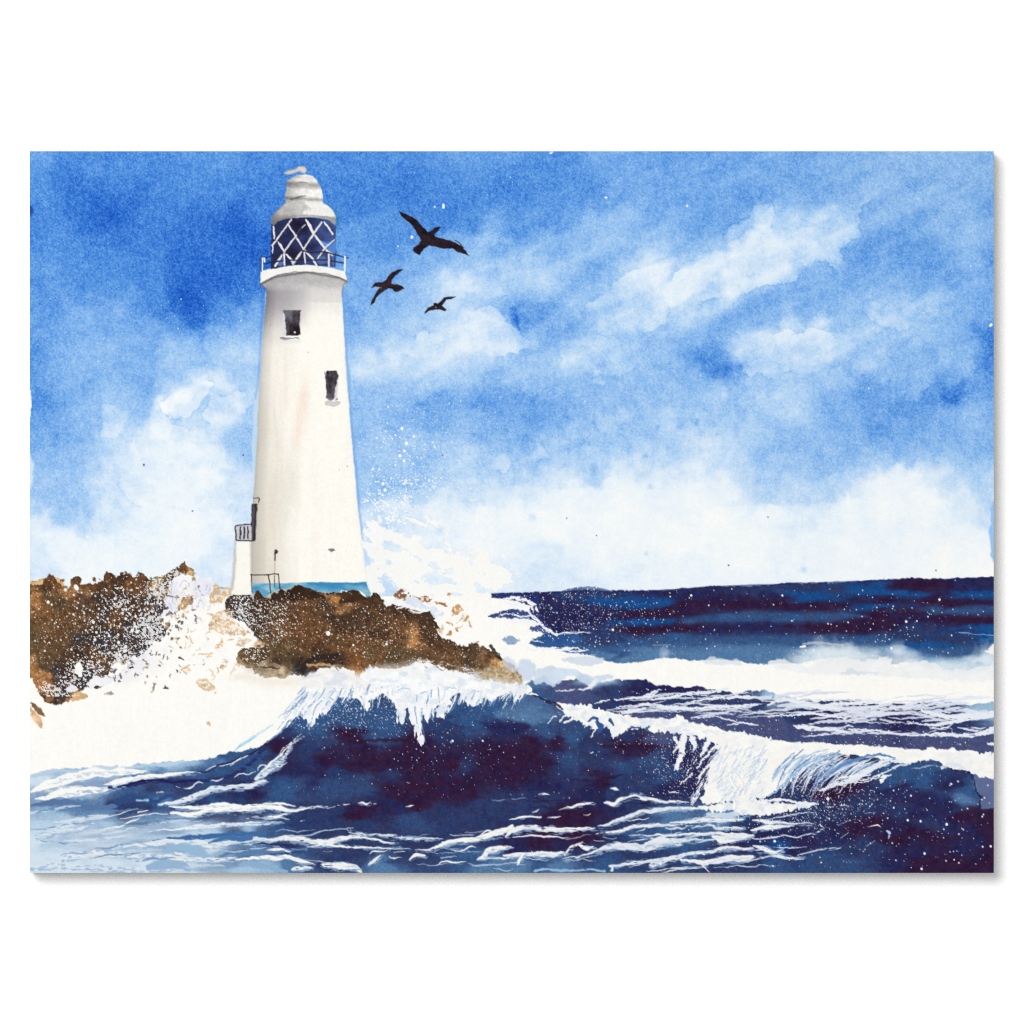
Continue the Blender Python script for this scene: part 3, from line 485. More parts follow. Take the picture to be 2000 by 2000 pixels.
    ("380,1510 400,1508 415,1500 450,1486 470,1478 500,1466 530,1448", ".8 1 1.2 1.4 1.2 1.6 1", (32, 26, 72), 0), ("230,1537 265,1528 305,1524 350,1526 385,1524", "1 1.4 1.6 1.2 1", (32, 26, 72), 0), ("457,1465 475,1452 500,1436", "1 2.4 1.4", (140, 205, 232), 0), ("470,1455 500,1438 530,1416", "1 2 1.2", (190, 224, 238), .2), ("520,1450 545,1432 562,1412 576,1394", "1 1.6 2 1.6", (96, 150, 196), .2), ("180,1496 205,1500 228,1498", "1 3 3", (196, 212, 228), 0), ("245,1500 270,1497 330,1492 360,1486", "2 3 4 2", (186, 206, 226), .2), ("62,1515 100,1507 150,1504", "4 4 2", (184, 204, 224), .15),
]
for i, (pt, r, c, dry) in enumerate(MARKS):
    P = [tuple(map(float, q.split(','))) for q in pt.split()]
    rr = [float(v) * (.80 if c[0] > 200 else 1) for v in r.split()]
    if c[0] > 200: rr[0] *= .5; rr[-1] *= .45
    if c[0] > 200 and max(rr) > 1.9:
        stroke([(p[0] + 2, p[1] + .35 * max(rr)) for p in P], [v * 1.25 + .8 for v in rr], (150, 178, 208), None, rough=((3, 16), (1.6, 4)), soft=1.6, seed=160 + i, dry=.42, alpha=.75)
    stroke(P, rr, c, None, rough=((3.0, 22), (.9, 6)), soft=1.0, seed=60 + i, dry=max(dry, .08))
    if c[0] > 200 and max(rr) > 2.6:
        stroke([(p[0] + 4, p[1] + .2 * max(rr)) for p in P[1:]] if len(P) > 2 else P, [v * .35 for v in rr], (196, 210, 226), None, rough=((3, 12), (1.6, 4)), soft=1.2, seed=260 + i, dry=.5, alpha=.8)

# ---- loose streaks, drawn with a repeatable hand
g = np.random.default_rng(5)


def streaks(n, box, length, rad, c, slope=0.0, bow=4, dry=.25, alpha=.9, th=None):
    for k in range(n):
        x0 = g.uniform(box[0], box[2]); y0 = g.uniform(box[1], box[3])
        L = g.uniform(*length); s = slope + g.normal(0, .05)
        pts = []
        y = y0; ph = g.uniform(0, 6.28)
        for t in np.linspace(0, 1, 6):
            pts.append((x0 + L * (t - .5), y0 + s * L * (t - .5) + bow * math.sin(ph + t * g.uniform(3, 6)) * .6 + g.normal(0, .6)))
        m = g.uniform(*rad)
        stroke(pts, [m * .3, m * .8, m, m * .8, m * .3], np.array(c) + g.normal(0, 4), None, rough=((1.4, 8),), soft=.9, seed=int(g.integers(200)), dry=dry, alpha=alpha)


streaks(26, (1260, 1352, 1920, 1412), (50, 170), (1.2, 3.6), (218, 225, 238), slope=-.03, bow=5)
streaks(13, (1480, 1362, 1930, 1400), (60, 190), (3, 6.5), (222, 228, 239), slope=-.04, bow=5)
streaks(26, (1500, 1390, 1930, 1436), (40, 140), (1.0, 2.6), (226, 231, 240), slope=.02, bow=4)
streaks(12, (1230, 1375, 1500, 1400), (50, 140), (.9, 2.2), (220, 226, 236), slope=-.03, bow=3)
streaks(16, (1240, 1590, 1560, 1700), (40, 130), (.9, 2.4), (224, 230, 238), slope=-.06, bow=4)
streaks(16, (560, 1620, 1200, 1700), (30, 110), (.7, 1.6), (200, 212, 226), slope=-.03, bow=4, alpha=.7)
streaks(14, (80, 1580, 540, 1695), (60, 160), (1.5, 4), (216, 228, 236), slope=-.05, bow=5, dry=.4, alpha=.7)
streaks(12, (80, 1580, 540, 1695), (50, 130), (1, 2.6), (86, 126, 172), slope=-.05, bow=4, dry=.35, alpha=.7)
streaks(8, (1050, 1500, 1330, 1580), (30, 90), (1.5, 3), (34, 24, 62), slope=-.02, bow=3, dry=.4, alpha=.5)
for pt, r in (("1200,1366 1230,1364 1270,1360 1285,1350", "1 2 3 1"), ("1255,1362 1275,1352 1292,1346", "1 2.4 1"), ("1275,1366 1310,1362 1345,1354 1390,1352 1420,1345", "1.4 2.6 3 3 2"), ("1160,1375 1175,1370 1190,1368", "1 1.8 1"), ("1205,1381 1240,1378 1262,1376 1310,1382 1360,1384 1420,1380 1480,1376", "1 1.8 3 4 3 3 2"), ("1340,1372 1380,1366 1430,1362 1470,1362", "1 2.4 3.4 3"), ("1215,1392 1235,1388 1260,1384", "3 4 2"), ("1350,1402 1400,1400 1430,1408 1470,1414", "1 1.4 1.4 1"), ("1420,1415 1450,1412 1480,1416", "1 1.6 1"), ("1550,1418 1580,1422 1620,1424 1650,1428", "2.4 5 3 1"), ("1500,1398 1550,1396 1590,1394 1640,1402 1680,1398", "1 2 2 2 1"), ("1640,1430 1672,1424 1720,1428 1780,1436 1830,1434 1900,1436 1941,1424", "1 1.6 2.4 1.6 3 4 5"), ("1815,1420 1840,1423 1860,1414", "1.2 2 1"), ("1770,1410 1830,1416 1880,1406 1930,1396", "1 2 4 5"), ("1800,1388 1850,1400 1900,1398 1941,1395", "3 4 6 7"), ("1500,1378 1530,1366 1560,1372 1600,1380 1640,1384", "2 4 4 4 2"), ("1600,1378 1650,1374 1690,1372 1720,1372", "2 4 5 3"), ("1930,1452 1942,1454", "2 3"), ("1085,1348 1100,1350 1120,1347", ".8 1.2 .8"), ("1130,1347 1150,1342 1165,1328", "1 3 4")):
    P = [tuple(map(float, q.split(','))) for q in pt.split()]
    stroke(P, [float(v) for v in r.split()], (232, 236, 243), None, rough=((1.6, 10), (1.4, 4)), soft=1, seed=len(pt), dry=.12)

# ------------------------------------------------------------------ crest foam and the breaker
def lace(pts, c, seed, label=FOAM, amp=12, fine=5, soft=1.2, alpha=1.0, tex=.04, aniso=(10, 22), shade=.8):
    p = smooth(pts, True); w = win(p, 24)
    x, y = XX[w], YY[w]
    d = sdf(p, x, y) + amp * 2.4 * (fbm(x / aniso[0], y / aniso[1], seed, 3) - .5) + fine * 2 * (vn(x / 4, y / 7, seed + 2) - .5)
    a = np.clip(.5 - d / (2 * soft), 0, 1) * alpha
    cc = np.asarray(c, np.float32) / 255 * (1 - tex + 2 * tex * fbm(x / 14, y / 12, seed + 3, 3)[..., None]) + 0.015 * PIX[w][..., None]
    bl = (.55 * sst(.50, .68, fbm(x / 16, y / 11, seed + 6, 4)))[..., None] * shade
    cc = cc * (1 - bl) + np.array([196, 212, 232]) / 255 * bl
    put(w, a, np.clip(cc, 0, 1), label, .5 * alpha)


# big white splash area already bare paper; crest line:
lace([(560, 1395), (590, 1350), (640, 1330), (700, 1322), (780, 1310), (850, 1300), (920, 1312), (980, 1332), (1030, 1340), (1035, 1352), (1010, 1354), (985, 1354), (960, 1370), (940, 1362), (905, 1366), (898, 1354), (880, 1360), (860, 1376), (842, 1390), (822, 1386), (808, 1372), (790, 1384), (772, 1372), (750, 1352), (724, 1366), (700, 1360), (664, 1360), (630, 1372), (600, 1388), (575, 1402)], (247, 248, 247), 3, amp=5, fine=3)
for pts, s in (([(706, 1362), (722, 1362), (722, 1376), (714, 1386), (708, 1378)], 4), ([(773, 1370), (792, 1368), (792, 1400), (786, 1418), (777, 1412), (772, 1395)], 5), ([(800, 1375), (840, 1372), (846, 1396), (836, 1410), (826, 1398), (824, 1425), (826, 1450), (816, 1450), (808, 1430), (804, 1405)], 6), ([(604, 1372), (645, 1365), (640, 1385), (620, 1400), (604, 1424), (600, 1408), (590, 1402)], 7), ([(855, 1380), (880, 1366), (876, 1385), (862, 1402), (852, 1396)], 8), ([(1005, 1350), (1024, 1352), (1014, 1372), (1004, 1366)], 9), ([(910, 1360), (948, 1358), (938, 1374), (920, 1378)], 10)):
    lace(pts, (243, 245, 246), s, label=WAVE, amp=5, fine=4, aniso=(7, 16))
for pt in ("598,1372 586,1384 576,1400 560,1420", "612,1366 598,1380 588,1398", "628,1362 612,1380 606,1398 600,1420", "642,1362 630,1378 622,1390", "660,1358 648,1374 640,1390", "676,1360 668,1372", "590,1360 570,1380 552,1404 538,1424", "805,1378 808,1400 812,1420", "820,1382 818,1402 822,1430 826,1448", "838,1384 834,1400", "890,1360 884,1376 874,1392", "905,1360 896,1376", "965,1362 958,1378", "930,1366 924,1378", "990,1354 980,1364", "1022,1356 1014,1370", "700,1360 708,1376", "752,1352 750,1362"):
    P = [tuple(map(float, q.split(','))) for q in pt.split()]
    stroke(P, [1.8, 1.6, .8], (246, 247, 247), None, seed=len(pt) + int(P[0][0]), dry=.15)
    P2 = [(a + 5, b + 1) for a, b in P]
    stroke(P2, [1.2, 1, .5], (110, 150, 195), None, seed=len(pt) + 7 + int(P[0][0]), dry=.3, alpha=.8)
g = np.random.default_rng(77)
for k in range(150):
    x0 = g.uniform(556, 1020)
    y0 = np.interp(x0, [556, 600, 640, 700, 760, 840, 900, 960, 1020], [1392, 1352, 1344, 1344, 1338, 1352, 1344, 1346, 1344]) + g.normal(0, 8)
    L = g.uniform(10, 34); lean = np.interp(x0, [556, 640, 720, 820, 900, 1020], [-1.1, -.6, -.15, .05, -.35, -.5]) + g.normal(0, .12)
    c = [(250, 250, 249), (208, 221, 236), (246, 247, 248), (104, 144, 190), (228, 234, 242)][k % 5]
    q = g.uniform(.6, 1.9)
    stroke([(x0, y0), (x0 + lean * L * .45, y0 + L * .5), (x0 + lean * L, y0 + L)], [q * .5, q, q * .35], c, None, rough=((2, 9),), seed=k, dry=.2, alpha=.85)
# blue-grey marks in the crest foam
for cx, cy, L in ((765, 1340, 22), (790, 1346, 26), (830, 1352, 20), (720, 1352, 18), (880, 1345, 24), (930, 1350, 18), (800, 1330, 16), (860, 1330, 20), (700, 1342, 20), (650, 1350, 16), (950, 1338, 22), (905, 1338, 16)):
    stroke([(cx - L / 2, cy + 3), (cx, cy - 2), (cx + L / 2, cy + 1)], [1, 2.4, 1], (186, 202, 224), None, rough=((3, 8),), dry=.35, alpha=.8, seed=cx)
# foam rope running down from the crest to the breaker
lace([(1100, 1384), (1130, 1375), (1165, 1383), (1200, 1392), (1240, 1402), (1300, 1404), (1330, 1396), (1345, 1412), (1400, 1428), (1450, 1436), (1460, 1450), (1400, 1450), (1340, 1436), (1300, 1430), (1282, 1432), (1260, 1424), (1236, 1420), (1218, 1432), (1198, 1438), (1190, 1424), (1170, 1424), (1150, 1418), (1132, 1406), (1112, 1402)], (247, 247, 244), 13, amp=4, fine=4, aniso=(9, 12))
for pt, r in (("1160,1398 1152,1412 1140,1420", "3 2 1"), ("1180,1402 1170,1418 1158,1420", "3 3 1"), ("1172,1412 1158,1430 1154,1442", "1 1.4 .8"), ("1200,1410 1204,1426 1196,1440", "5 5 2"), ("1128,1402 1112,1408 1100,1412", "3 2 1"), ("1112,1394 1098,1402 1094,1410", "2 1.6 1"), ("1086,1398 1074,1408 1070,1412", "1.6 1.2 .8"), ("1318,1440 1322,1455 1316,1470", "4 3 1"), ("1335,1440 1332,1458 1330,1480 1322,1500", "7 7 5 3"), ("1330,1480 1322,1494 1318,1504", "3 2 1"), ("1352,1444 1358,1455 1352,1468", "7 4 1"), ("1384,1448 1376,1464 1370,1476", "5 5 2"), ("1400,1455 1380,1476 1362,1500", "3 3 1.4"), ("1420,1455 1398,1480 1372,1508 1360,1520", "3 2.4 1.6 .8"), ("1360,1485 1355,1492", "1.6 1"), ("1330,1530 1345,1520 1352,1512", "1.4 1.4 1"), ("1342,1510 1350,1500", "1.2 1"), ("1364,1520 1370,1508", "2 1")):
    P = [tuple(map(float, q.split(','))) for q in pt.split()]
    stroke(P, [float(v) for v in r.split()], (240, 242, 244), WAVE, rough=((2, 9), (1.5, 4)), seed=int(P[0][0]), dry=.12)
for pt, r in (("1166,1410 1174,1420 1168,1430", "3 5 2"), ("1192,1406 1198,1416", "4 2"), ("1228,1424 1240,1420 1250,1420", "2 2 1"), ("1403,1437 1412,1436 1422,1438", "2.4 3.4 2"), ("1262,1424 1268,1420", "3 2"), ("1150,1408 1160,1402 1168,1406", "2 3 1")):
    P = [tuple(map(float, q.split(','))) for q in pt.split()]
    stroke(P, [float(v) for v in r.split()], (52, 88, 142), None, rough=((2, 7),), seed=int(P[0][1]), soft=1)
# breaker
BRK = [(1378, 1432), (1440, 1430), (1470, 1434), (1520, 1448), (1580, 1452), (1660, 1456), (1760, 1464), (1850, 1468), (1950, 1474), (1950, 1516), (1905, 1512), (1880, 1504), (1860, 1498), (1845, 1490), (1820, 1484), (1790, 1487), (1768, 1490), (1740, 1484), (1690, 1470), (1650, 1468), (1610, 1478), (1575, 1500), (1550, 1520), (1525, 1540), (1500, 1556), (1480, 1560), (1440, 1566), (1400, 1570), (1374, 1566), (1376, 1540), (1386, 1520), (1384, 1500), (1394, 1480), (1402, 1466), (1392, 1450)]
lace(BRK, (248, 247, 242), 17, amp=4, fine=4, aniso=(14, 12), tex=.02, shade=.3)
lace([(1350, 1578), (1400, 1570), (1470, 1562), (1500, 1566), (1530, 1568), (1600, 1570), (1560, 1580), (1520, 1588), (1480, 1592), (1440, 1586), (1390, 1584)], (246, 246, 242), 18, amp=4, fine=3)
g = np.random.default_rng(9)
for k in range(230):        # diagonal brush strokes on the falling face
    x0 = g.uniform(1400, 1500); y0 = g.uniform(1452, 1556)
    L = g.uniform(8, 24); an = math.radians(g.uniform(112, 150))
    dx, dy = math.cos(an) * L, math.sin(an) * L
    c = [(196, 212, 230), (224, 232, 240), (252, 252, 250), (176, 198, 222)][k % 4]
    stroke([(x0, y0), (x0 + dx * .5 + 1, y0 + dy * .5), (x0 + dx, y0 + dy)], [.5, g.uniform(.8, 2), .4], c, None, dry=.3, alpha=.75, seed=k)
for k in range(46):         # spray-lines on its left margin
    x0 = g.uniform(1352, 1408); y0 = 1468 + (1402 - x0) * 1.7 + g.uniform(-12, 26)
    if y0 > 1562: continue
    L = g.uniform(5, 16)
    stroke([(x0, y0), (x0 - L * .7, y0 + L)], [g.uniform(.6, 1.8), .5], (238, 241, 245), None, seed=k, dry=.1)
# curling sheet right of the breaker: long arcs fanning from the lip
for k in range(100):
    t = g.random()
    xa, ya = 1560 + 195 * t + g.normal(0, 8), 1462 + 26 * t + g.normal(0, 5)
    xb, yb = 1488 + 180 * t + g.normal(0, 12), 1560 - 22 * t + g.normal(0, 9)
    xm, ym = (xa + xb) / 2 - 22 + g.normal(0, 4), (ya + yb) / 2 - 16 + g.normal(0, 4)
    s0 = g.uniform(0, .35); s1 = g.uniform(.55, 1.0)
    q = lambda u: ((1 - u) ** 2 * xa + 2 * u * (1 - u) * xm + u * u * xb, (1 - u) ** 2 * ya + 2 * u * (1 - u) * ym + u * u * yb)
    pts = [q(u) for u in np.linspace(s0, s1, 5)]
    c = [(240, 243, 246), (206, 220, 236), (120, 160, 204), (236, 240, 245), (84, 108, 156), (170, 198, 226)][k % 6]
    r = g.uniform(.7, 2.4)
    stroke(pts, [r * .5, r, r * .9, r * .4], c, None, seed=k, dry=.2, alpha=.9)
for pt, r, c in (("1640,1470 1600,1478 1560,1504 1528,1535 1500,1556", "1 2 2.4 2 1", (150, 186, 222)), ("1620,1462 1580,1476 1545,1505 1520,1530", "1 1.4 1.6 1", (176, 204, 232)), ("1750,1480 1720,1474 1690,1478 1650,1492 1610,1520", "1 2.4 2 1.6 1", (92, 134, 186)), ("1760,1486 1730,1485 1705,1500 1670,1520 1640,1530 1600,1545", "2 3 4 5 4 2", (228, 234, 241)), ("1790,1488 1750,1498 1720,1512 1700,1520 1650,1528", "1 2 2 1.6 1", (222, 230, 240)), ("1720,1518 1690,1526 1660,1530", "1 1.4 .8", (240, 242, 246)), ("1700,1512 1670,1516 1640,1520 1620,1535", "1 2 2.4 1", (236, 240, 245)), ("1840,1500 1855,1494 1872,1496 1885,1502", "3 4 4 2", (226, 231, 238)), ("1740,1512 1725,1518 1722,1528", "1 3 2.4", (240, 243, 246)), ("1780,1502 1820,1496 1850,1500", ".7 1 .7", (180, 196, 218)), ("1480,1565 1520,1562 1560,1566 1600,1570", "2 3 2 1", (238, 241, 244))):
    P = [tuple(map(float, q.split(','))) for q in pt.split()]
    stroke(P, [float(v) for v in r.split()], c, None, rough=((2, 10), (1.4, 4)), seed=int(P[0][0]), dry=.15)
# impasto drops on the breaker
for pt in ("1430,1505 1442,1515 1450,1530 1446,1542", "1432,1560 1436,1572 1432,1580", "1425,1515 1432,1530 1440,1540"):
    P = [tuple(map(float, q.split(','))) for q in pt.split()]
    stroke(P, [1, 3.5, 1], (252, 251, 246), None, seed=3)
    stroke([(a + 2.5, b + 2) for a, b in P], .7, (196, 200, 206), None, seed=4, alpha=.7)

# dark glimpses of water in the surf right of the rock
for pts, c in (([(968, 1162), (1000, 1158), (1050, 1160), (1055, 1180), (1040, 1182), (1020, 1170), (990, 1170), (975, 1166)], (40, 52, 110)), ([(955, 1202), (975, 1196), (1010, 1192), (1036, 1196), (1050, 1208), (1030, 1208), (990, 1208), (960, 1206)], (56, 72, 124)), ([(1035, 1190), (1052, 1200), (1075, 1232), (1060, 1236), (1045, 1215)], (40, 48, 104)), ([(1034, 1256), (1050, 1246), (1090, 1240), (1130, 1242), (1120, 1258), (1060, 1264)], (46, 84, 140)), ([(1038, 1226), (1050, 1220), (1065, 1228), (1070, 1236), (1050, 1236)], (70, 90, 140)), ([(978, 1248), (1000, 1242), (1012, 1248), (1000, 1258)], (150, 172, 204))):
    shape(pts, c, SEA, rough=((4, 12), (2, 5)), soft=1.2, seed=int(pts[0][0]), tex=.2)
for pt, r in (("975,1172 1000,1168 1025,1172 1042,1182 1050,1195", "1 2 3 3 2"), ("985,1178 1010,1180 1035,1186", "2 5 3"), ("1000,1198 1020,1204 1035,1202", "1 1.6 1"), ("1030,1192 1042,1204 1056,1218", "1 2 1.4"), ("975,1202 1000,1200 1015,1204", "1 1.4 1"), ("1040,1200 1060,1222 1080,1236 1088,1242", "1 2.4 3 2"), ("1000,1212 1030,1214 1050,1218", "4 5 3"), ("1085,1238 1110,1236 1150,1236", "1.6 1.4 .8"), ("1030,1268 1080,1268 1120,1266 1140,1272", "2 3 2 1"), ("1040,1250 1060,1254", "1 1"), ("1100,1270 1130,1272 1150,1268", "1 2 1"), ("1090,1280 1130,1278 1160,1284", "2 2.4 1")):
    P = [tuple(map(float, q.split(','))) for q in pt.split()]
    stroke(P, [float(v) for v in r.split()], (242, 244, 247), None, rough=((2, 8), (1.6, 4)), seed=int(P[0][0] + P[0][1]), dry=.15)

# ------------------------------------------------------------------ rocks
RC = dict(o=(166, 118, 74), t=(206, 174, 126), k=(72, 52, 38), r=(102, 70, 44), c=(60, 54, 56), y=(98, 77, 52), e=(104, 72, 46), q=(178, 160, 130), f=(96, 72, 50))


def rnotes(txt):
    return [(float(t.split(',')[0]), float(t.split(',')[1]), np.array(RC[t.split(',')[2]], float)) for t in txt.split()]


def rocks(pts, nts, seed, rough=((4, 16), (3, 6)), ay=1.0, sm=False):
    w, a, d = area(pts, rough, 1.1, seed, sm)
    x, y = XX[w], YY[w]
    f = rbf(nts, x, y, ay=ay, eps=8, pw=2.0)
    cc = f(x + 60 * (fbm(x / 26, y / 22, seed, 4) - .5), y + 60 * (fbm(x / 26, y / 22, seed + 5, 4) - .5)) / 255
    n = fbm(x / 9, y / 8, seed + 2, 4) - .5
    cc = cc * (1 + 0.5 * n[..., None]) * (1 + 0.34 * GRN[w][..., None] + .2 * PIX[w][..., None])
    cc = cc + (fbm(x / 34, y / 28, seed + 7, 3) - .5)[..., None] * np.array([.12, .05, .0])
    cc = cc * (1 - .28 * np.exp(-np.clip(-d, 0, None) / 2.0)[..., None])
    put(w, a, np.clip(cc, 0.03, 1), ROCK)


RL = [(50, 1150), (60, 1137), (68, 1142), (76, 1143), (84, 1132), (92, 1124), (97, 1120), (106, 1127), (114, 1134), (124, 1143), (133, 1146), (138, 1132), (148, 1126), (157, 1131), (160, 1140), (178, 1139), (196, 1137), (205, 1128), (208, 1117), (215, 1120), (224, 1126), (232, 1124), (233, 1117), (243, 1114), (252, 1119), (262, 1127), (270, 1128), (271, 1116), (277, 1118), (286, 1126), (304, 1127), (322, 1126), (336, 1116), (346, 1108), (356, 1103), (361, 1096), (370, 1104), (378, 1116), (384, 1128), (392, 1134), (400, 1142), (390, 1170), (350, 1190), (330, 1220), (318, 1250), (300, 1275), (286, 1290), (270, 1300), (262, 1330), (252, 1330), (250, 1300), (235, 1290), (220, 1300), (212, 1330), (190, 1345), (180, 1340), (150, 1352), (130, 1372), (105, 1376), (92, 1374), (78, 1358), (66, 1340), (58, 1320), (50, 1310)]
rocks(RL, rnotes("60,1165,o 62,1190,o 64,1210,y 80,1150,k 95,1135,r 110,1150,r 100,1180,y 85,1200,e 70,1240,y 75,1280,y 60,1300,o 95,1230,y 110,1260,f 100,1290,f 130,1160,o 145,1135,e 160,1160,o 140,1180,e 130,1210,r 120,1240,r 165,1150,e 180,1148,k 185,1180,k 170,1170,c 150,1220,f 200,1130,e 215,1135,k 230,1130,k 250,1135,r 270,1140,r 290,1138,e 310,1140,t 260,1150,e 220,1150,k 200,1160,c 240,1170,c 200,1190,c 180,1200,f 230,1200,r 270,1180,k 300,1170,c 310,1190,c 290,1210,c 260,1220,c 220,1230,r 190,1220,k 160,1250,c 150,1240,c 200,1250,c 150,1280,k 140,1300,k 120,1310,c 180,1270,r 230,1250,c 280,1250,c 320,1210,c 340,1180,t 350,1120,r 362,1102,e 375,1115,o 345,1140,k 380,1140,t 90,1320,o 70,1330,o 110,1345,c 100,1365,r 150,1360,o 260,1310,c 255,1325,k 170,1330,c"), 71)
for pts, c in (([(58, 1140), (64, 1134), (74, 1134), (86, 1128), (82, 1140), (70, 1144)], (214, 176, 124)), ([(108, 1128), (118, 1132), (126, 1142), (118, 1142)], (214, 176, 124)), ([(182, 1128), (186, 1127), (187, 1134), (182, 1136)], (112, 66, 38)), ([(118, 1133), (124, 1131), (125, 1136), (120, 1138)], (150, 92, 52)), ([(192, 1130), (195, 1129), (196, 1134)], (80, 60, 56)), ([(60, 1372), (72, 1376), (86, 1394), (88, 1398), (76, 1396), (64, 1380)], (128, 100, 64)), ([(58, 1380), (68, 1390), (80, 1404), (84, 1424), (70, 1412), (58, 1392)], (226, 188, 150)), ([(100, 1370), (104, 1362), (96, 1355), (88, 1358), (92, 1372)], (134, 96, 62)), ([(138, 1368), (150, 1352), (168, 1354), (172, 1362), (160, 1366), (146, 1370)], (214, 176, 128)), ([(296, 1354), (304, 1338), (300, 1336)], (150, 140, 130)), ([(204, 1354), (216, 1350), (222, 1356), (212, 1358)], (176, 164, 150))):
    shape(pts, c, ROCK, rough=((2, 8), (1.5, 4)), seed=int(pts[0][0]), tex=.25)

RM = [(440, 1175), (448, 1166), (456, 1160), (470, 1163), (492, 1160), (500, 1154), (510, 1160), (520, 1166), (532, 1156), (541, 1158), (552, 1150), (566, 1152), (574, 1144), (586, 1142), (596, 1148), (608, 1150), (618, 1156), (632, 1160), (650, 1158), (662, 1158), (668, 1152), (680, 1154), (697, 1152), (704, 1160), (716, 1166), (724, 1170), (730, 1158), (740, 1160), (746, 1168), (756, 1176), (768, 1180), (780, 1184), (800, 1190), (822, 1194), (840, 1192), (850, 1206), (858, 1224), (862, 1246), (874, 1252), (890, 1252), (896, 1260), (910, 1262), (918, 1252), (930, 1252), (944, 1262), (956, 1268), (968, 1278), (984, 1288), (1000, 1298), (1010, 1310), (1018, 1322), (1020, 1336), (1000, 1340), (975, 1336), (940, 1326), (900, 1314), (870, 1308), (850, 1300), (834, 1292), (815, 1290), (800, 1298), (780, 1302), (760, 1308), (745, 1304), (730, 1308), (716, 1318), (704, 1324), (690, 1312), (672, 1304), (650, 1306), (625, 1306), (610, 1318), (598, 1324), (585, 1316), (570, 1318), (550, 1326), (535, 1322), (515, 1320), (496, 1312), (480, 1306), (466, 1296), (462, 1288), (466, 1274), (480, 1264), (500, 1264), (512, 1258), (500, 1240), (490, 1226), (470, 1214), (452, 1204), (442, 1196)]
rocks(RM, rnotes("460,1175,k 480,1180,c 450,1195,c 480,1210,c 500,1190,k 520,1180,k 520,1220,k 500,1230,k 540,1170,k 560,1165,k 585,1155,k 610,1170,r 560,1200,r 600,1200,r 630,1180,k 640,1165,o 660,1168,o 672,1172,o 690,1175,r 680,1165,k 640,1210,r 600,1230,r 550,1230,e 540,1250,y 520,1260,y 500,1275,f 480,1285,f 510,1290,k 540,1290,k 520,1302,q 480,1300,q 550,1310,q 570,1290,y 560,1270,y 610,1250,e 640,1240,r 680,1230,k 660,1200,k 700,1200,k 720,1180,k 740,1175,k 740,1200,r 760,1190,k 790,1200,k 780,1220,e 770,1240,r 720,1240,k 700,1260,r 660,1270,e 620,1280,k 600,1290,k 590,1310,c 640,1290,k 665,1300,k 690,1290,e 720,1280,y 740,1270,e 780,1270,y 810,1240,o 800,1220,k 820,1210,k 850,1220,k 850,1250,k 830,1270,f 860,1280,f 900,1270,k 930,1265,k 940,1260,t 920,1290,f 960,1280,k 965,1290,o 950,1300,y 980,1300,t 1000,1310,q 990,1325,q 960,1325,q 930,1310,q 890,1300,y 850,1295,f 800,1285,y 760,1295,y 720,1305,e 700,1315,o 740,1160,k 830,1200,k 600,1220,e"), 73)
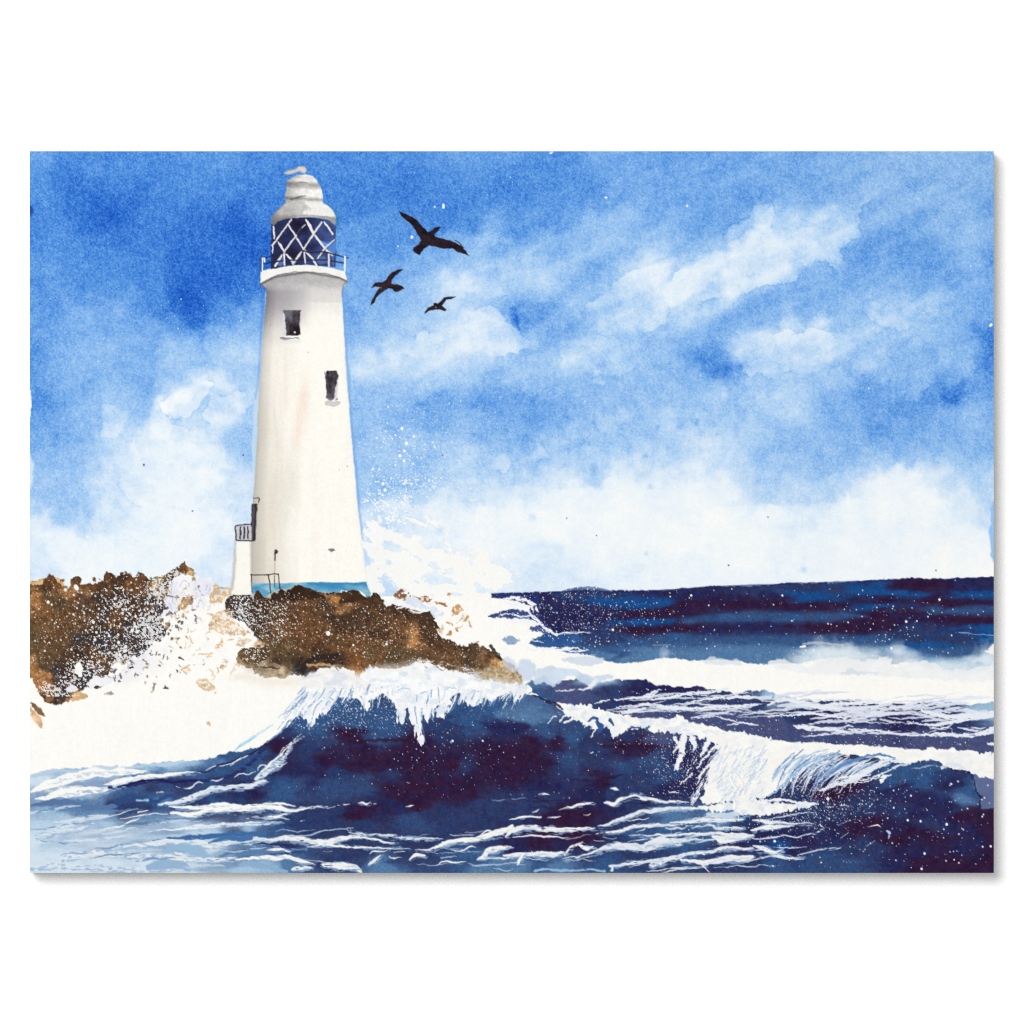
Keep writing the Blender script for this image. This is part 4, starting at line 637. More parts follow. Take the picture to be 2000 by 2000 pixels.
for pts, c in (([(418, 1142), (430, 1146), (448, 1150), (454, 1158), (440, 1168), (428, 1178), (412, 1178), (408, 1168)], (206, 162, 110)), ([(410, 1215), (420, 1200), (440, 1190), (452, 1205), (470, 1222), (490, 1236), (480, 1240), (450, 1242), (430, 1236), (412, 1230)], (208, 168, 122)), ([(494, 1262), (504, 1250), (516, 1258), (510, 1266)], (216, 176, 130)), ([(462, 1256), (480, 1248), (490, 1252), (470, 1264)], (220, 184, 140)), ([(385, 1280), (392, 1276), (416, 1274), (412, 1284), (396, 1284)], (218, 184, 142)), ([(384, 1308), (398, 1306), (404, 1300), (408, 1308), (390, 1314)], (218, 184, 142)), ([(356, 1306), (366, 1300), (370, 1290), (372, 1310), (362, 1316)], (210, 168, 122)), ([(384, 1330), (396, 1326), (412, 1332), (418, 1344), (408, 1350), (394, 1344)], (222, 190, 146)), ([(352, 1186), (362, 1178), (366, 1190), (358, 1196)], (206, 164, 116)), ([(322, 1225), (328, 1205), (334, 1218), (328, 1228)], (204, 160, 110)), ([(419, 1266), (432, 1252), (434, 1258), (424, 1270)], (204, 160, 112)), ([(450, 1320), (454, 1302), (466, 1296), (470, 1300), (460, 1312)], (220, 192, 150)), ([(366, 1216), (370, 1206), (373, 1214), (370, 1222)], (186, 140, 96)), ([(330, 1252), (336, 1240), (340, 1248), (346, 1254), (338, 1258)], (216, 176, 134)),
               ([(770, 1162), (780, 1152), (792, 1152), (785, 1160), (800, 1158), (804, 1170), (792, 1178), (778, 1170)], (140, 88, 48)), ([(812, 1166), (822, 1164), (842, 1170), (832, 1176), (840, 1180), (818, 1172)], (146, 94, 54)), ([(850, 1176), (868, 1178), (872, 1184), (858, 1182)], (168, 112, 70)), ([(872, 1160), (882, 1156), (880, 1166)], (196, 146, 100)), ([(884, 1200), (886, 1184), (896, 1182), (902, 1192), (896, 1198)], (192, 140, 88)), ([(890, 1216), (906, 1202), (904, 1206), (894, 1214)], (200, 158, 112)), ([(904, 1214), (914, 1202), (918, 1210), (908, 1216)], (186, 136, 84)), ([(890, 1228), (900, 1224), (904, 1220), (896, 1230)], (190, 140, 90)), ([(872, 1214), (884, 1218), (886, 1224), (876, 1220)], (190, 142, 92)), ([(870, 1238), (880, 1232), (880, 1240)], (180, 128, 78)), ([(856, 1228), (866, 1222), (864, 1238), (858, 1240)], (210, 176, 134)), ([(916, 1214), (924, 1220), (920, 1224)], (196, 150, 104))):
    w, a, d = area(pts, ((3, 9), (2, 4)), 1.0, int(pts[0][0] + pts[0][1]))
    hole = sst(.36, .50, fbm(XX[w] / 6, YY[w] / 6, int(pts[0][0]) % 11, 3) + .22 * np.exp(-np.clip(-d, 0, None) / 2.0))
    cc = np.array(c) / 255 * (1 + .5 * (fbm(XX[w] / 12, YY[w] / 10, 3, 3) - .5))[..., None]
    put(w, a * (.18 + .74 * hole) * (.85 if c[0] > 195 else 1), np.clip(cc, 0, 1), ROCK)
# dark cleft lines and ochre lights on the rocks
for pt, r, c in (("500,1302 530,1304 546,1304", "1 2 1", (48, 34, 34)), ("588,1312 600,1294 620,1284 640,1282 660,1280", "6 6 5 5 4", (46, 38, 38)), ("650,1292 656,1304 662,1312", "3 2.4 1", (50, 38, 34)), ("664,1290 672,1300", "3 2", (50, 38, 34)), ("640,1290 648,1300", "3 2", (50, 38, 34)), ("640,1161 652,1158", "2 2", (36, 26, 24)), ("660,1160 668,1158", "1.6 1.6", (36, 26, 24)), ("648,1168 662,1172 675,1168", "3 5 4", (190, 128, 66)), ("805,1240 812,1252 820,1258", "5 4 2", (180, 128, 76)), ("958,1262 968,1276 980,1288", "3 3 2", (44, 36, 30)), ("536,1158 560,1152", "3 2", (170, 160, 140)), ("600,1300 640,1298 655,1302", "2 3 1", (206, 168, 120)), ("676,1300 700,1314 712,1324", "1 2 1", (170, 120, 70)), ("546,1256 552,1250 562,1248", "1 1 .7", (80, 52, 34))):
    P = [tuple(map(float, q.split(','))) for q in pt.split()]
    stroke(P, [float(v) for v in r.split()], c, ROCK, rough=((2, 7), (1.2, 4)), seed=int(P[0][0]), alpha=.85)

for pt, r, c, al in (("455,1318 490,1322 520,1330 560,1334 590,1330", "7 9 10 10 7", (240, 232, 218), .75), ("600,1326 630,1316 665,1314 700,1330", "6 8 8 6", (244, 238, 228), .7), ("700,1322 740,1312 790,1306 830,1298", "6 8 9 6", (240, 238, 234), .65), ("860,1316 910,1322 960,1336 1015,1344", "7 10 11 8", (236, 232, 226), .75), ("470,1300 500,1306 540,1312", "4 6 5", (196, 176, 150), .45)):
    P = [tuple(map(float, q.split(','))) for q in pt.split()]
    stroke(P, [float(v) for v in r.split()], c, None, rough=((6, 24), (3, 7)), soft=9, seed=int(P[0][0]), alpha=al)
# ---- spray thrown over the rocks: dense white tooth, then drops
def speck(mask, th_hi, seed, c=(246, 246, 246), sc=2.5, rows=None, ax=1.0):
    """white flecks whose cover follows a 0..1 map"""
    w = rows
    n = vn(XX[w] / sc, YY[w] / (sc * ax), seed) * .72 + vn(XX[w] / (sc * .55), YY[w] / (sc * .55), seed + 3) * .28
    a = sst(1 - mask - .05, 1 - mask + .05, n * th_hi)
    put(w, a * .84, c)


def field(w, blobs, seed, wob=.7, sc=26):
    m = np.zeros(XX[w].shape, np.float32)
    n = fbm(XX[w] / sc, YY[w] / sc, seed, 4) - .5
    for cx, cy, rx, ry, an, v in blobs:
        ca, sa = math.cos(an), math.sin(an)
        u = ((XX[w] - cx) * ca + (YY[w] - cy) * sa) / rx; t = (-(XX[w] - cx) * sa + (YY[w] - cy) * ca) / ry
        m = np.maximum(m, v * np.clip(1.15 - np.hypot(u, t) + wob * n, 0, 1))
    return np.clip(m, 0, 1)


w = win([(58, 1090), (560, 1360)], 0)
A = field(w, [(250, 1170, 100, 60, 0, .50), (290, 1230, 70, 80, .6, .70), (200, 1240, 90, 90, 0, .38), (310, 1160, 70, 50, -.5, .66), (170, 1310, 90, 50, -.4, .60), (480, 1195, 60, 45, .3, .56), (100, 1210, 60, 90, 0, .18), (90, 1150, 50, 40, 0, .18), (540, 1220, 50, 60, 0, .46), (240, 1290, 60, 50, 0, .74), (110, 1350, 60, 24, .2, .72), (350, 1130, 40, 40, 0, .66), (440, 1230, 40, 30, 0, .55), (500, 1280, 50, 30, 0, .44)], 3)
rk = (lab[w] == ROCK)
speck(A * .80 * rk, 1.0, 5, rows=w)
# solid splash core: bare paper and lilac foam
B_ = field(w, [(385, 1225, 34, 120, .12, 1.0), (330, 1275, 100, 30, -.55, 1.0), (410, 1290, 60, 60, 0, 1.0), (360, 1150, 30, 34, -.6, .85), (395, 1150, 30, 36, .3, .95), (310, 1300, 60, 46, 0, 1.0), (200, 1330, 90, 14, -.2, .75), (335, 1190, 20, 40, .5, .8), (255, 1325, 60, 26, -.2, .8), (140, 1345, 18, 14, 0, .9), (155, 1310, 9, 26, -.2, .8)], 6, wob=1.5, sc=18)
a = sst(.34, .44, B_ + .10 * GRN[w])
lil = field(w, [(330, 1170, 40, 50, .5, 1), (395, 1145, 40, 40, 0, 1), (235, 1305, 90, 40, -.3, 1), (130, 1345, 80, 30, 0, 1), (330, 1140, 40, 30, 0, .8)], 8)
cc = PAPER * (1 - lil[..., None]) + np.array([.905, .910, .945]) * lil[..., None]
cc = cc * (1 + .05 * (fbm(XX[w] / 12, YY[w] / 12, 4, 3) - .5)[..., None])
keep = ~((lab[w] == ROCK) & (XX[w] > 402) & (YY[w] > 1140) & (B_ < .8))
ksk = (YY[w] > 1128) | (lab[w] == ROCK)
put(w, a * keep * ksk, np.clip(cc, 0, 1), FOAM)
# brown and charcoal flecks left inside the splash
g = np.random.default_rng(21)
for k in range(120):
    t = g.random()
    x0, y0 = (g.normal(330, 40), g.normal(1200, 50)) if k % 3 else (g.normal(230, 60), g.normal(1310, 18))
    if x0 < 62 or y0 < 1140: continue
    r = g.uniform(.8, 2.6)
    an = g.uniform(0, 3.1); L = g.uniform(2, 9)
    stroke([(x0, y0), (x0 + L * math.cos(an), y0 + L * math.sin(an))], [r, r * .5], [(56, 52, 60), (128, 94, 64), (90, 88, 100), (176, 138, 98)][k % 4], ROCK if r > 1.8 else None, rough=((2.5, 5),), seed=k, alpha=.85)
for k in range(46):
    x0, y0 = g.normal(395, 34), max(g.normal(1235, 55), 1165)
    r = g.uniform(.6, 1.6); an = g.uniform(0, 3.1); L = g.uniform(4, 16)
    stroke([(x0, y0), (x0 + L * .5 * math.cos(an) + 2, y0 + L * .5 * math.sin(an)), (x0 + L * math.cos(an), y0 + L * math.sin(an))], [.5, r, .5], [(204, 164, 118), (188, 150, 110), (220, 188, 150)][k % 3], None, rough=((3, 6),), seed=k, alpha=.8)
for k in range(60):
    x0, y0 = g.uniform(290, 420), g.uniform(1130, 1190)
    stroke([(x0, y0), (x0 + g.normal(0, 5), y0 + g.uniform(3, 14))], [g.uniform(.5, 1.4), .4], [(188, 192, 214), (160, 164, 190), (206, 200, 212)][k % 3], None, rough=((2.5, 6),), seed=k, dry=.3, alpha=.7)
spatter(900, 240, 1210, 95, 75, r=(.5, 2.6), seed=1)
spatter(260, 280, 1250, 55, 45, r=(.8, 4.2), seed=2)
spatter(420, 110, 1230, 45, 70, r=(.4, 1.5), seed=3)
spatter(900, 490, 1195, 42, 36, r=(.4, 1.8), seed=4)
spatter(700, 640, 1230, 110, 42, r=(.4, 1.5), seed=5)
spatter(500, 780, 1240, 70, 36, r=(.4, 1.6), seed=6)
spatter(160, 900, 1290, 50, 18, r=(.4, 1.2), seed=7)
dots([(641, 1237), (148, 1146), (150, 1149), (128, 1152), (94, 1176), (101, 1181), (182, 1215), (183, 1216), (755, 1258), (690, 1260)], [4.2, 4.0, 4, 3, 3, 2, 2.4, 2, 2.4, 2.2], (250, 250, 247))

# surf veil along the foot of the right rock and its shoulder
lace([(700, 1330), (716, 1306), (732, 1302), (745, 1316), (775, 1312), (800, 1302), (820, 1288), (835, 1296), (852, 1304), (880, 1308), (905, 1314), (940, 1328), (980, 1336), (1020, 1338), (1030, 1348), (960, 1350), (860, 1340), (760, 1340)], (246, 247, 247), 23, amp=4, fine=4, soft=2)
lace([(590, 1340), (600, 1318), (640, 1308), (680, 1312), (700, 1326), (720, 1336), (660, 1345)], (244, 242, 238), 24, amp=4, fine=3, soft=3)
for k in range(40):
    x0 = g.uniform(810, 930); y0 = 1288 + (x0 - 810) * .24 + g.normal(0, 6)
    stroke([(x0, y0), (x0 + g.uniform(4, 14), y0 + g.normal(2, 4))], [g.uniform(.6, 2), .5], [(246, 247, 249), (206, 212, 224), (140, 100, 64)][k % 3], None, rough=((2.5, 5),), seed=k, dry=.15)
lace([(792, 1168), (810, 1166), (828, 1178), (846, 1186), (858, 1190), (862, 1202), (850, 1206), (836, 1192), (815, 1190), (790, 1184)], (222, 228, 240), 25, amp=5, fine=5, alpha=.95)
lace([(752, 1176), (770, 1170), (786, 1174), (775, 1180), (755, 1182)], (246, 246, 246), 26, amp=3, fine=3)
for pt in ("756,1180 776,1176 800,1180", "775,1188 795,1184 815,1190", "800,1192 820,1196 838,1192", "850,1204 858,1196 868,1192", "852,1230 858,1238 864,1246", "780,1178 800,1186"):
    P = [tuple(map(float, q.split(','))) for q in pt.split()]
    stroke(P, [1, 2, .8], (244, 245, 248), None, rough=((2, 6),), seed=int(P[0][0]), dry=.1)
shape([(982, 1290), (992, 1282), (1004, 1292), (1016, 1306), (1004, 1312), (990, 1306)], (200, 210, 228), None, rough=((3, 9),), soft=3, alpha=.7, seed=5)

# white spray over the sky right of the tower, and its blue gaps
w = win([(640, 930), (1040, 1185)], 0)
M = field(w, [(800, 1110, 110, 90, 0, 1.0), (740, 1090, 60, 80, 0, .9), (900, 1120, 90, 60, 0, .95), (720, 1150, 70, 50, 0, 1), (850, 1150, 140, 40, 0, 1), (960, 1140, 60, 26, 0, .85), (780, 1050, 90, 60, 0, .62)], 7, wob=1.5, sc=34)
fine = (fbm((XX[w] + .5 * YY[w]) / 40, (YY[w] - .5 * XX[w]) / 18, 3, 5) - .5) * 1.5 + .5 * (fbm(XX[w] / 8, YY[w] / 8, 10, 3) - .5)
M = M * .82
a = sst(.42, .47, M + .9 * fine)
a = .45 * sst(.26, .50, M + .8 * fine) + .55 * a
a = np.where((lab[w] == SKY), a, 0)
put(w, a * .93, np.array([249, 248, 243.0]))
# paler rims round the blue gaps
rim = np.exp(-((M + .9 * fine - .41) / .03) ** 2) * (lab[w] == SKY)
put(w, rim * .25, (176, 210, 238))
# that spray belongs to the surf once it is nearly solid near the rock
lab[w] = np.where((a > .5) & (YY[w] > 1085) & (lab[w] == SKY), FOAM, lab[w])
sp = field(w, [(760, 1000, 80, 70, 0, .50), (800, 940, 120, 40, 0, .34), (730, 1040, 50, 60, 0, .5)], 9, wob=.8)
speck(sp * (lab[w] == SKY), 1.0, 12, c=(247, 249, 250), sc=3.4, rows=w)
spatter(420, 790, 930, 55, 60, r=(.5, 1.7), seed=11)
spatter(260, 850, 830, 110, 50, r=(.4, 1.3), seed=12)
spatter(90, 780, 880, 40, 50, r=(.8, 3.4), seed=13)
spatter(60, 740, 880, 10, 10, r=(.5, 1.2), box=(690, 760, 1100, 960), seed=14)
spatter(40, 0, 0, 0, 0, r=(.7, 2.0), box=(60, 560, 480, 720), seed=15)
spatter(70, 0, 0, 0, 0, r=(.6, 1.8), box=(700, 300, 1940, 760), seed=16)
dots([(866, 402), (866, 405), (866, 399), (849, 404), (805, 462), (804, 464), (777, 481), (1183, 386), (1342, 402), (1934, 636), (1936, 634)], [2.4, 2.4, 1.8, 1.6, 2.2, 2, 1.4, 2, 2, 2.4, 2.4], (250, 250, 249))
stroke([(1075, 300), (1079, 296)], 1.4, (250, 250, 250))
dots([(785, 837), (794, 866), (781, 890), (789, 900), (748, 945), (752, 957)], [3, 3.4, 3, 2.6, 3, 3], (249, 249, 247))
dots([(475, 889), (281, 908), (376, 998), (864, 889), (1500, 1010), (1423, 1104), (1828, 1114), (1107, 1012), (1165, 1046)], [1.8, 2, 1.4, 1.4, 1.3, 1.6, 1.4, 1.2, 1.2], (84, 104, 150))
# dots over the seas
spatter(900, 1120, 1200, 90, 36, r=(.4, 1.6), seed=21)
spatter(300, 0, 0, 0, 0, r=(.4, 1.9), box=(1050, 1150, 1930, 1290), seed=22)
spatter(80, 1740, 1225, 70, 36, r=(.5, 2.2), seed=23)
spatter(260, 0, 0, 0, 0, r=(.4, 1.5), box=(560, 1380, 1340, 1560), seed=24)
spatter(420, 700, 1390, 80, 24, r=(.4, 1.6), seed=25)
spatter(160, 900, 1450, 100, 50, r=(.4, 1.5), seed=26)
spatter(700, 1340, 1490, 42, 38, r=(.4, 1.3), seed=27)
spatter(900, 1600, 1565, 70, 34, r=(.4, 1.5), seed=28)
spatter(280, 0, 0, 0, 0, r=(.4, 2.1), box=(1480, 1500, 1935, 1695), seed=29)
spatter(36, 0, 0, 0, 0, r=(1.0, 3.2), box=(1600, 1530, 1935, 1695), seed=30)
spatter(700, 0, 0, 0, 0, r=(.4, 1.6), box=(1200, 1345, 1900, 1460), seed=31)
spatter(360, 620, 1385, 60, 20, r=(.4, 1.4), seed=32)
spatter(260, 1470, 1600, 60, 30, r=(.4, 1.5), seed=33)
dots([(1720, 1524), (1717, 1515), (1617, 1560), (1849, 1610), (1798, 1604), (1773, 1602), (1935, 1653), (1800, 1697), (1513, 1643), (884, 1447), (943, 1447), (1197, 1230), (1350, 1163), (1835, 1171), (1770, 1214), (1741, 1266), (1528, 1163)], [2.6, 2.4, 3, 2.6, 2.2, 2.2, 2.2, 2.2, 2.4, 2.2, 1.8, 2.4, 2.2, 2.2, 2.4, 2.4, 2], (250, 250, 249))

# ------------------------------------------------------------------ lighthouse
def tint(w, a, c, al):
    put(w, a * al, c)


# pale halo and the blue line where the sky wash meets the tower
stroke([(521, 566), (515, 650), (509, 730), (503, 800), (499, 870), (495, 940)], [1.2, 2, 3, 7, 7, 2], (200, 222, 240), None, alpha=.75, rough=((1.5, 30),))
stroke([(516, 568), (512, 640), (506, 720), (501, 780)], [3, 2.6, 2.2, 1.5], (60, 116, 205), None, alpha=.35, soft=3, rough=((2, 24),))
stroke([(669, 566), (674, 640), (679, 720), (685, 800), (690, 860), (696, 930), (701, 990), (708, 1050)], [2, 3, 2.6, 2.6, 3, 2.4, 2.2, 1], (112, 160, 222), None, alpha=.6, soft=2.4, rough=((2, 24),))
TW = [(522, 548), (521, 562), (519, 590), (516, 625), (513, 660), (511, 700), (508, 740), (505, 790), (503, 830), (502, 870), (499, 910), (497, 940), (495, 972), (492, 1010), (491, 1055), (490, 1100), (489, 1140), (488, 1166), (530, 1166), (600, 1150), (700, 1160), (722, 1150), (717, 1136), (713, 1102), (706, 1050), (698, 990), (692, 916), (687, 860), (682, 793), (675, 715), (671, 637), (668, 575), (668, 562), (668, 548)]
w, a, d = area(TW, ((.9, 26), (.7, 6)), 1.0, 81, False)
x, y = XX[w], YY[w]
xl = np.interp(y, [562, 740, 870, 972, 1166], [521, 508, 502, 495, 488]); xr = np.interp(y, [562, 637, 793, 916, 1050, 1150], [668, 671, 682, 692, 706, 720])
u = (x - xl) / (xr - xl)
st_ = fbm(x / 34, y / 130, 4, 3) - .5
warm = np.clip(1.0 - u * 2.0 + .8 * st_, 0, 1) * (.36 + .64 * sst(660, 1000, y)) * (1 - .25 * sst(.12, .0, u))
base = np.array([252, 249, 240.0]) / 255
cc = base - warm[..., None] * np.array([.115, .130, .150])
cc = cc - (np.clip(.14 - u, 0, 1) * 1.4)[..., None] * np.array([.75, .75, .72])           # brush-dark left rim
sh = sst(690 - 50 * sst(.2, .75, u), 572, y + 22 * (fbm(x / 40, y / 30, 5, 3) - .5)) * (1 - .45 * sst(.25, .8, u))
cut = sst(593, 590, y + 2 * (fbm(x / 10, y / 10, 2, 2) - .5)) * .42 + .12 * sst(600, 560, y)
sh = sh * (1 - sst(.45, .66, u)) + np.minimum(np.maximum(sh * .5, cut), .8) * sst(.45, .66, u)
cc = cc - (sh * (.22 + .11 * (1 - u)))[..., None] * np.array([.98, .98, .80])
cc = cc - (sst(564, 556, y) * 0)[..., None]
band = np.exp(-((x - 588 + .12 * (y - 800)) / 11) ** 2) * sst(720, 780, y) * sst(900, 840, y) * .22 + .4 * np.clip(fbm(x / 18, y / 160, 9, 3) - .5, 0, 1) * sst(640, 760, y) * sst(.66, .5, u)
cc = cc - band[..., None] * np.array([.10, .28, .38])
cc = cc * (1 + .020 * GRN[w] + .022 * PIX[w] + .014 * FIB[w])[..., None]
cc = cc - (.06 * np.exp(-np.clip(-d, 0, None) / 2.2))[..., None] * np.array([1, .9, .6])
put(w, a, np.clip(cc, 0, 1), TOWER)
# blue plinth behind the rock
w, a, d = area([(489, 1139), (560, 1139), (620, 1137), (690, 1138), (716, 1136), (719, 1148), (724, 1160), (723, 1172), (716, 1166), (712, 1160), (700, 1152), (690, 1156), (668, 1152), (662, 1160), (632, 1162), (608, 1152), (586, 1144), (566, 1153), (541, 1160), (520, 1168), (500, 1160), (489, 1160)], ((1, 10),), 1.1, 82, False)
k = np.clip(.45 + 1.5 * (fbm(XX[w] / 26, YY[w] / 12, 6, 3) - .5) + .5 * sst(1150, 1138, YY[w]) * (XX[w] > 600) + .5 * PIX[w] * .5, 0, 1)[..., None]
cc = np.array([150, 197, 214]) / 255 * (1 - k) + np.array([58, 136, 184]) / 255 * k
put(w, a * (lab[w] != ROCK), cc, BAND)
lab[w] = np.where((a > .5) & (lab[w] == TOWER), BAND, lab[w])
shape([(520, 1164), (534, 1155), (556, 1150), (574, 1144), (566, 1152), (545, 1160), (530, 1170)], (196, 190, 170), BAND, alpha=.8, seed=8)
# rock heads in front of the foot of the tower
for pts in ([(496, 1160), (503, 1154), (510, 1159), (516, 1168), (500, 1172)], [(528, 1166), (534, 1157), (540, 1159), (548, 1152), (560, 1158), (560, 1170), (530, 1172)], [(556, 1158), (566, 1151), (574, 1144), (586, 1142), (598, 1148), (610, 1152), (622, 1160), (634, 1168), (560, 1172)], [(664, 1166), (668, 1153), (682, 1154), (698, 1152), (706, 1162), (716, 1170), (664, 1178)]):
    shape(pts, (62, 44, 32), ROCK, rough=((2, 8), (1.5, 4)), seed=int(pts[0][0]), tex=.5)
spatter(120, 560, 1172, 60, 8, r=(.4, 1.3), seed=41)

# corbel and gallery
w, a, d = area([(509, 553), (520, 546), (537, 538), (565, 532), (599, 529), (636, 533), (663, 540), (678, 549), (676, 556), (670, 562), (668, 570), (521, 570), (519, 563), (511, 558)], ((.8, 8),), 1.0, 83, False)
x, y = XX[w], YY[w]
k = np.clip((x - 509) / 168, 0, 1)
sd = .17 + .22 * np.clip(.45 - k, 0, 1) + .10 * sst(575, 535, y) + .12 * (fbm(x / 16, y / 12, 3, 3) - .5)
cc = (np.array([250, 247, 241]) / 255) * (1 - sd[..., None] * np.array([1, 1, .93])) * (1 + .05 * GRN[w] + .05 * PIX[w])[..., None]
cc = cc - (.25 * np.exp(-((y - np.interp(x, [509, 537, 599, 663, 678], [556, 541, 532, 543, 551])) / 2.0) ** 2))[..., None]
put(w, a * sst(572, 556, y), np.clip(cc, 0, 1))
lab[w] = np.where((a > .5) & (y < 566), GALL, lab[w])
w, a, d = area([(508, 553), (510, 530), (537, 522), (568, 518), (599, 517), (636, 521), (674, 530), (676, 540), (679, 549), (663, 541), (636, 534), (599, 530), (565, 532), (537, 539), (520, 547)], ((.8, 8),), 1.0, 84, False)
put(w, a, PAPER * (1 - .06 * (fbm(XX[w] / 12, YY[w] / 8, 3, 3))[..., None] + .02 * PIX[w][..., None]), GALL)
stroke([(509, 554), (520, 548), (537, 540), (565, 533), (599, 531), (636, 535), (663, 542), (678, 550)], [1, .9, .9, .8, .8, .8, .9, 1.2], (110, 98, 96), None, alpha=.75)
stroke([(675, 553), (669, 562), (668, 580)], [1.2, 1, .5], (120, 112, 118), None, alpha=.6)
stroke([(510, 556), (519, 564), (521, 572)], [1.4, 1.2, .8], (100, 92, 98), None, alpha=.7)

# lantern glass
w, a, d = area([(530, 436), (543, 430), (560, 426), (599, 424), (640, 429), (656, 438), (656, 470), (656, 522), (640, 520), (599, 517), (565, 519), (529, 526), (529, 480)], ((.8, 7),), 1.0, 85, False)
x, y = XX[w], YY[w]
k = (fbm(x / 20, y / 18, 6, 3) - .5) * 2.4 + .9 * ((x - 592) / 70)
cc = np.array([48, 57, 101]) / 255 + np.clip(k, -.5, 1)[..., None] * np.array([.12, .18, .26]) * .55 + .05 * GRN[w][..., None]
dk = np.exp(-((x - 585) ** 2 / 600 + (y - 440) ** 2 / 220)) + np.exp(-((x - 578) ** 2 / 400 + (y - 495) ** 2 / 260))
cc = cc * (1 - .45 * np.clip(dk, 0, 1)[..., None]) + np.clip(dk, 0, 1)[..., None] * np.array([.03, .005, .02])
put(w, a, np.clip(cc, .04, 1), LANT)
for pts, c in (([(626, 470), (640, 474), (652, 470), (656, 474), (654, 500), (645, 495), (636, 484)], (90, 150, 228)), ([(620, 468), (634, 482), (640, 478)], (104, 160, 232)), ([(648, 476), (650, 476), (652, 520), (648, 510)], (86, 130, 200)), ([(541, 512), (550, 504), (556, 512), (548, 520)], (96, 140, 210)), ([(618, 508), (632, 500), (640, 512), (624, 516)], (90, 120, 180)), ([(566, 500), (575, 510), (570, 514)], (90, 130, 200))):
    shape(pts, c, None, rough=((1.5, 6),), alpha=.75, seed=int(pts[0][1]), soft=1.4)
# lattice glazing bars
for pt, r in (("569.6,428 550,455 531.5,479.5", "1.2 1.5 1.8"), ("561.8,438 575.8,458.6 592,485 610,505 618.5,518", "1.4 1.8 1.6 2.2 1.8"), ("597.5,429 605,441 611.5,454 634.8,485 649,497.5", "1.4 3 2.6 2.2 2"), ("628.6,433.5 611.5,458.6 593,486.5", "1.5 2 1.5"), ("593,486.5 583,500 572.7,514.5", ".6 2 2.4"), ("633,433.7 642,445 650,457", "1.6 2 1.6"), ("579,460 567,475 555.6,491", "1.2 1.6 1.8"), ("552,496 545,508 537,519", "1 2.4 2"), ("543,472 548,480 555.6,492.7", "1 2.2 1.6"), ("558,495 566,504 572.7,513", "1.4 2 1.8"), ("653.4,468 634.8,485 619,506.7", "1 1.4 1.2"), ("534,441.5 535,454 535.4,466", "1.4 1.8 1.4"), ("533,482 532,494", "1.4 1")):
    P = [tuple(map(float, q.split(','))) for q in pt.split()]
    stroke([(p[0] + 1.6, p[1] + .9) for p in P], [float(v) * .8 for v in r.split()], (52, 50, 66), None, seed=int(P[0][0]), alpha=.55)
    stroke(P, [float(v) for v in r.split()], (234, 234, 236), None, rough=((.8, 5),), seed=int(P[0][0]))
stroke([(597, 437), (588, 446), (581, 457)], [.8, 1.2, 1], (84, 80, 84), None, alpha=.9)
stroke([(596, 440), (590, 444)], [1, .8], (214, 222, 236), None)

# dome
w, a, d = area([(529, 436), (530, 425), (539, 413), (549, 403), (558, 396), (580, 392), (610, 391), (629, 395), (642, 402), (652, 413), (656, 424), (655.5, 440), (648, 436), (642, 429), (626, 426), (613, 424), (590, 424.5), (559, 427), (543, 432), (535, 440)], ((.8, 7),), 1.0, 86, False)
x, y = XX[w], YY[w]
lit = sst(-.12, .06, (x - 600 - (y - 400) * .1) / 60 + .5 * (fbm(x / 10, y / 10, 2, 3) - .5)) * sst(424, 420, y - .02 * (x - 600))
sd = .19 + .14 * np.clip((570 - x) / 40, 0, 1) + .10 * (fbm(x / 12, y / 9, 8, 3) - .5) * 2 + .14 * sst(414, 430, y)
sd = sd * (1 - .9 * lit) + .02
cc = np.array([250, 248, 243]) / 255 * (1 - sd[..., None]) * (1 + .06 * GRN[w] + .05 * PIX[w])[..., None]
put(w, a, np.clip(cc, 0, 1), DOME)
stroke([(531, 432), (543, 428), (560, 424), (590, 421), (613, 421), (640, 424), (655, 430)], [1, 1, .8, .7, .8, .9, .8], (124, 120, 120), None, alpha=.6, rough=((1, 6),))
stroke([(532, 424), (541, 413), (552, 402), (558, 396)], .9, (120, 116, 124), None, alpha=.6)
w, a, d = area([(558.7, 397), (556, 388), (556.4, 381), (560, 372), (559, 364), (558.5, 357), (563, 351), (568, 347.5), (580, 342), (597.5, 341), (606, 343), (613, 345.5), (619, 352), (622, 359), (626, 366), (628.5, 372), (630.5, 380), (630, 397), (610, 394), (580, 393)], ((.9, 5),), 1.0, 87, False)
x, y = XX[w], YY[w]
sd = .04 + .20 * np.clip((592 - x) / 28, 0, 1) + .10 * (fbm(x / 9, y / 6, 8, 3) - .5) * 2
yy0 = y - .05 * (x - 590)
for yb, s, am in ((360, 4.5, .26), (388, 4, .26), (346, 3, .10), (366, 3, .12)):
    sd = sd + am * np.exp(-((yy0 - yb) / s) ** 2)
cc = np.array([250, 248, 243]) / 255 * (1 - np.clip(sd, 0, .7)[..., None]) * (1 + .06 * GRN[w] + .05 * PIX[w])[..., None]
put(w, a, np.clip(cc, 0, 1), DOME)
stroke([(568, 389), (582, 385), (597, 383)], [1.6, 1.6, .8], (92, 92, 96), None, alpha=.8)
stroke([(578, 357), (590, 356), (600, 357)], [.8, 1.2, .8], (120, 120, 124), None, alpha=.7)
shape([(554, 337.5), (562, 333.6), (574, 331), (583.5, 325), (593, 325), (599, 329.7), (596, 339), (588, 337.5), (585, 335), (574, 339), (562, 340.5)], (222, 219, 217), FIN, rough=((.8, 5),), seed=9, tex=.06, edge=.25)
stroke([(632, 396), (648, 406), (658, 422), (660, 436), (655, 446)], [.8, 1.2, 2.2, 4, 1], (22, 104, 160), None, alpha=.55, soft=2)
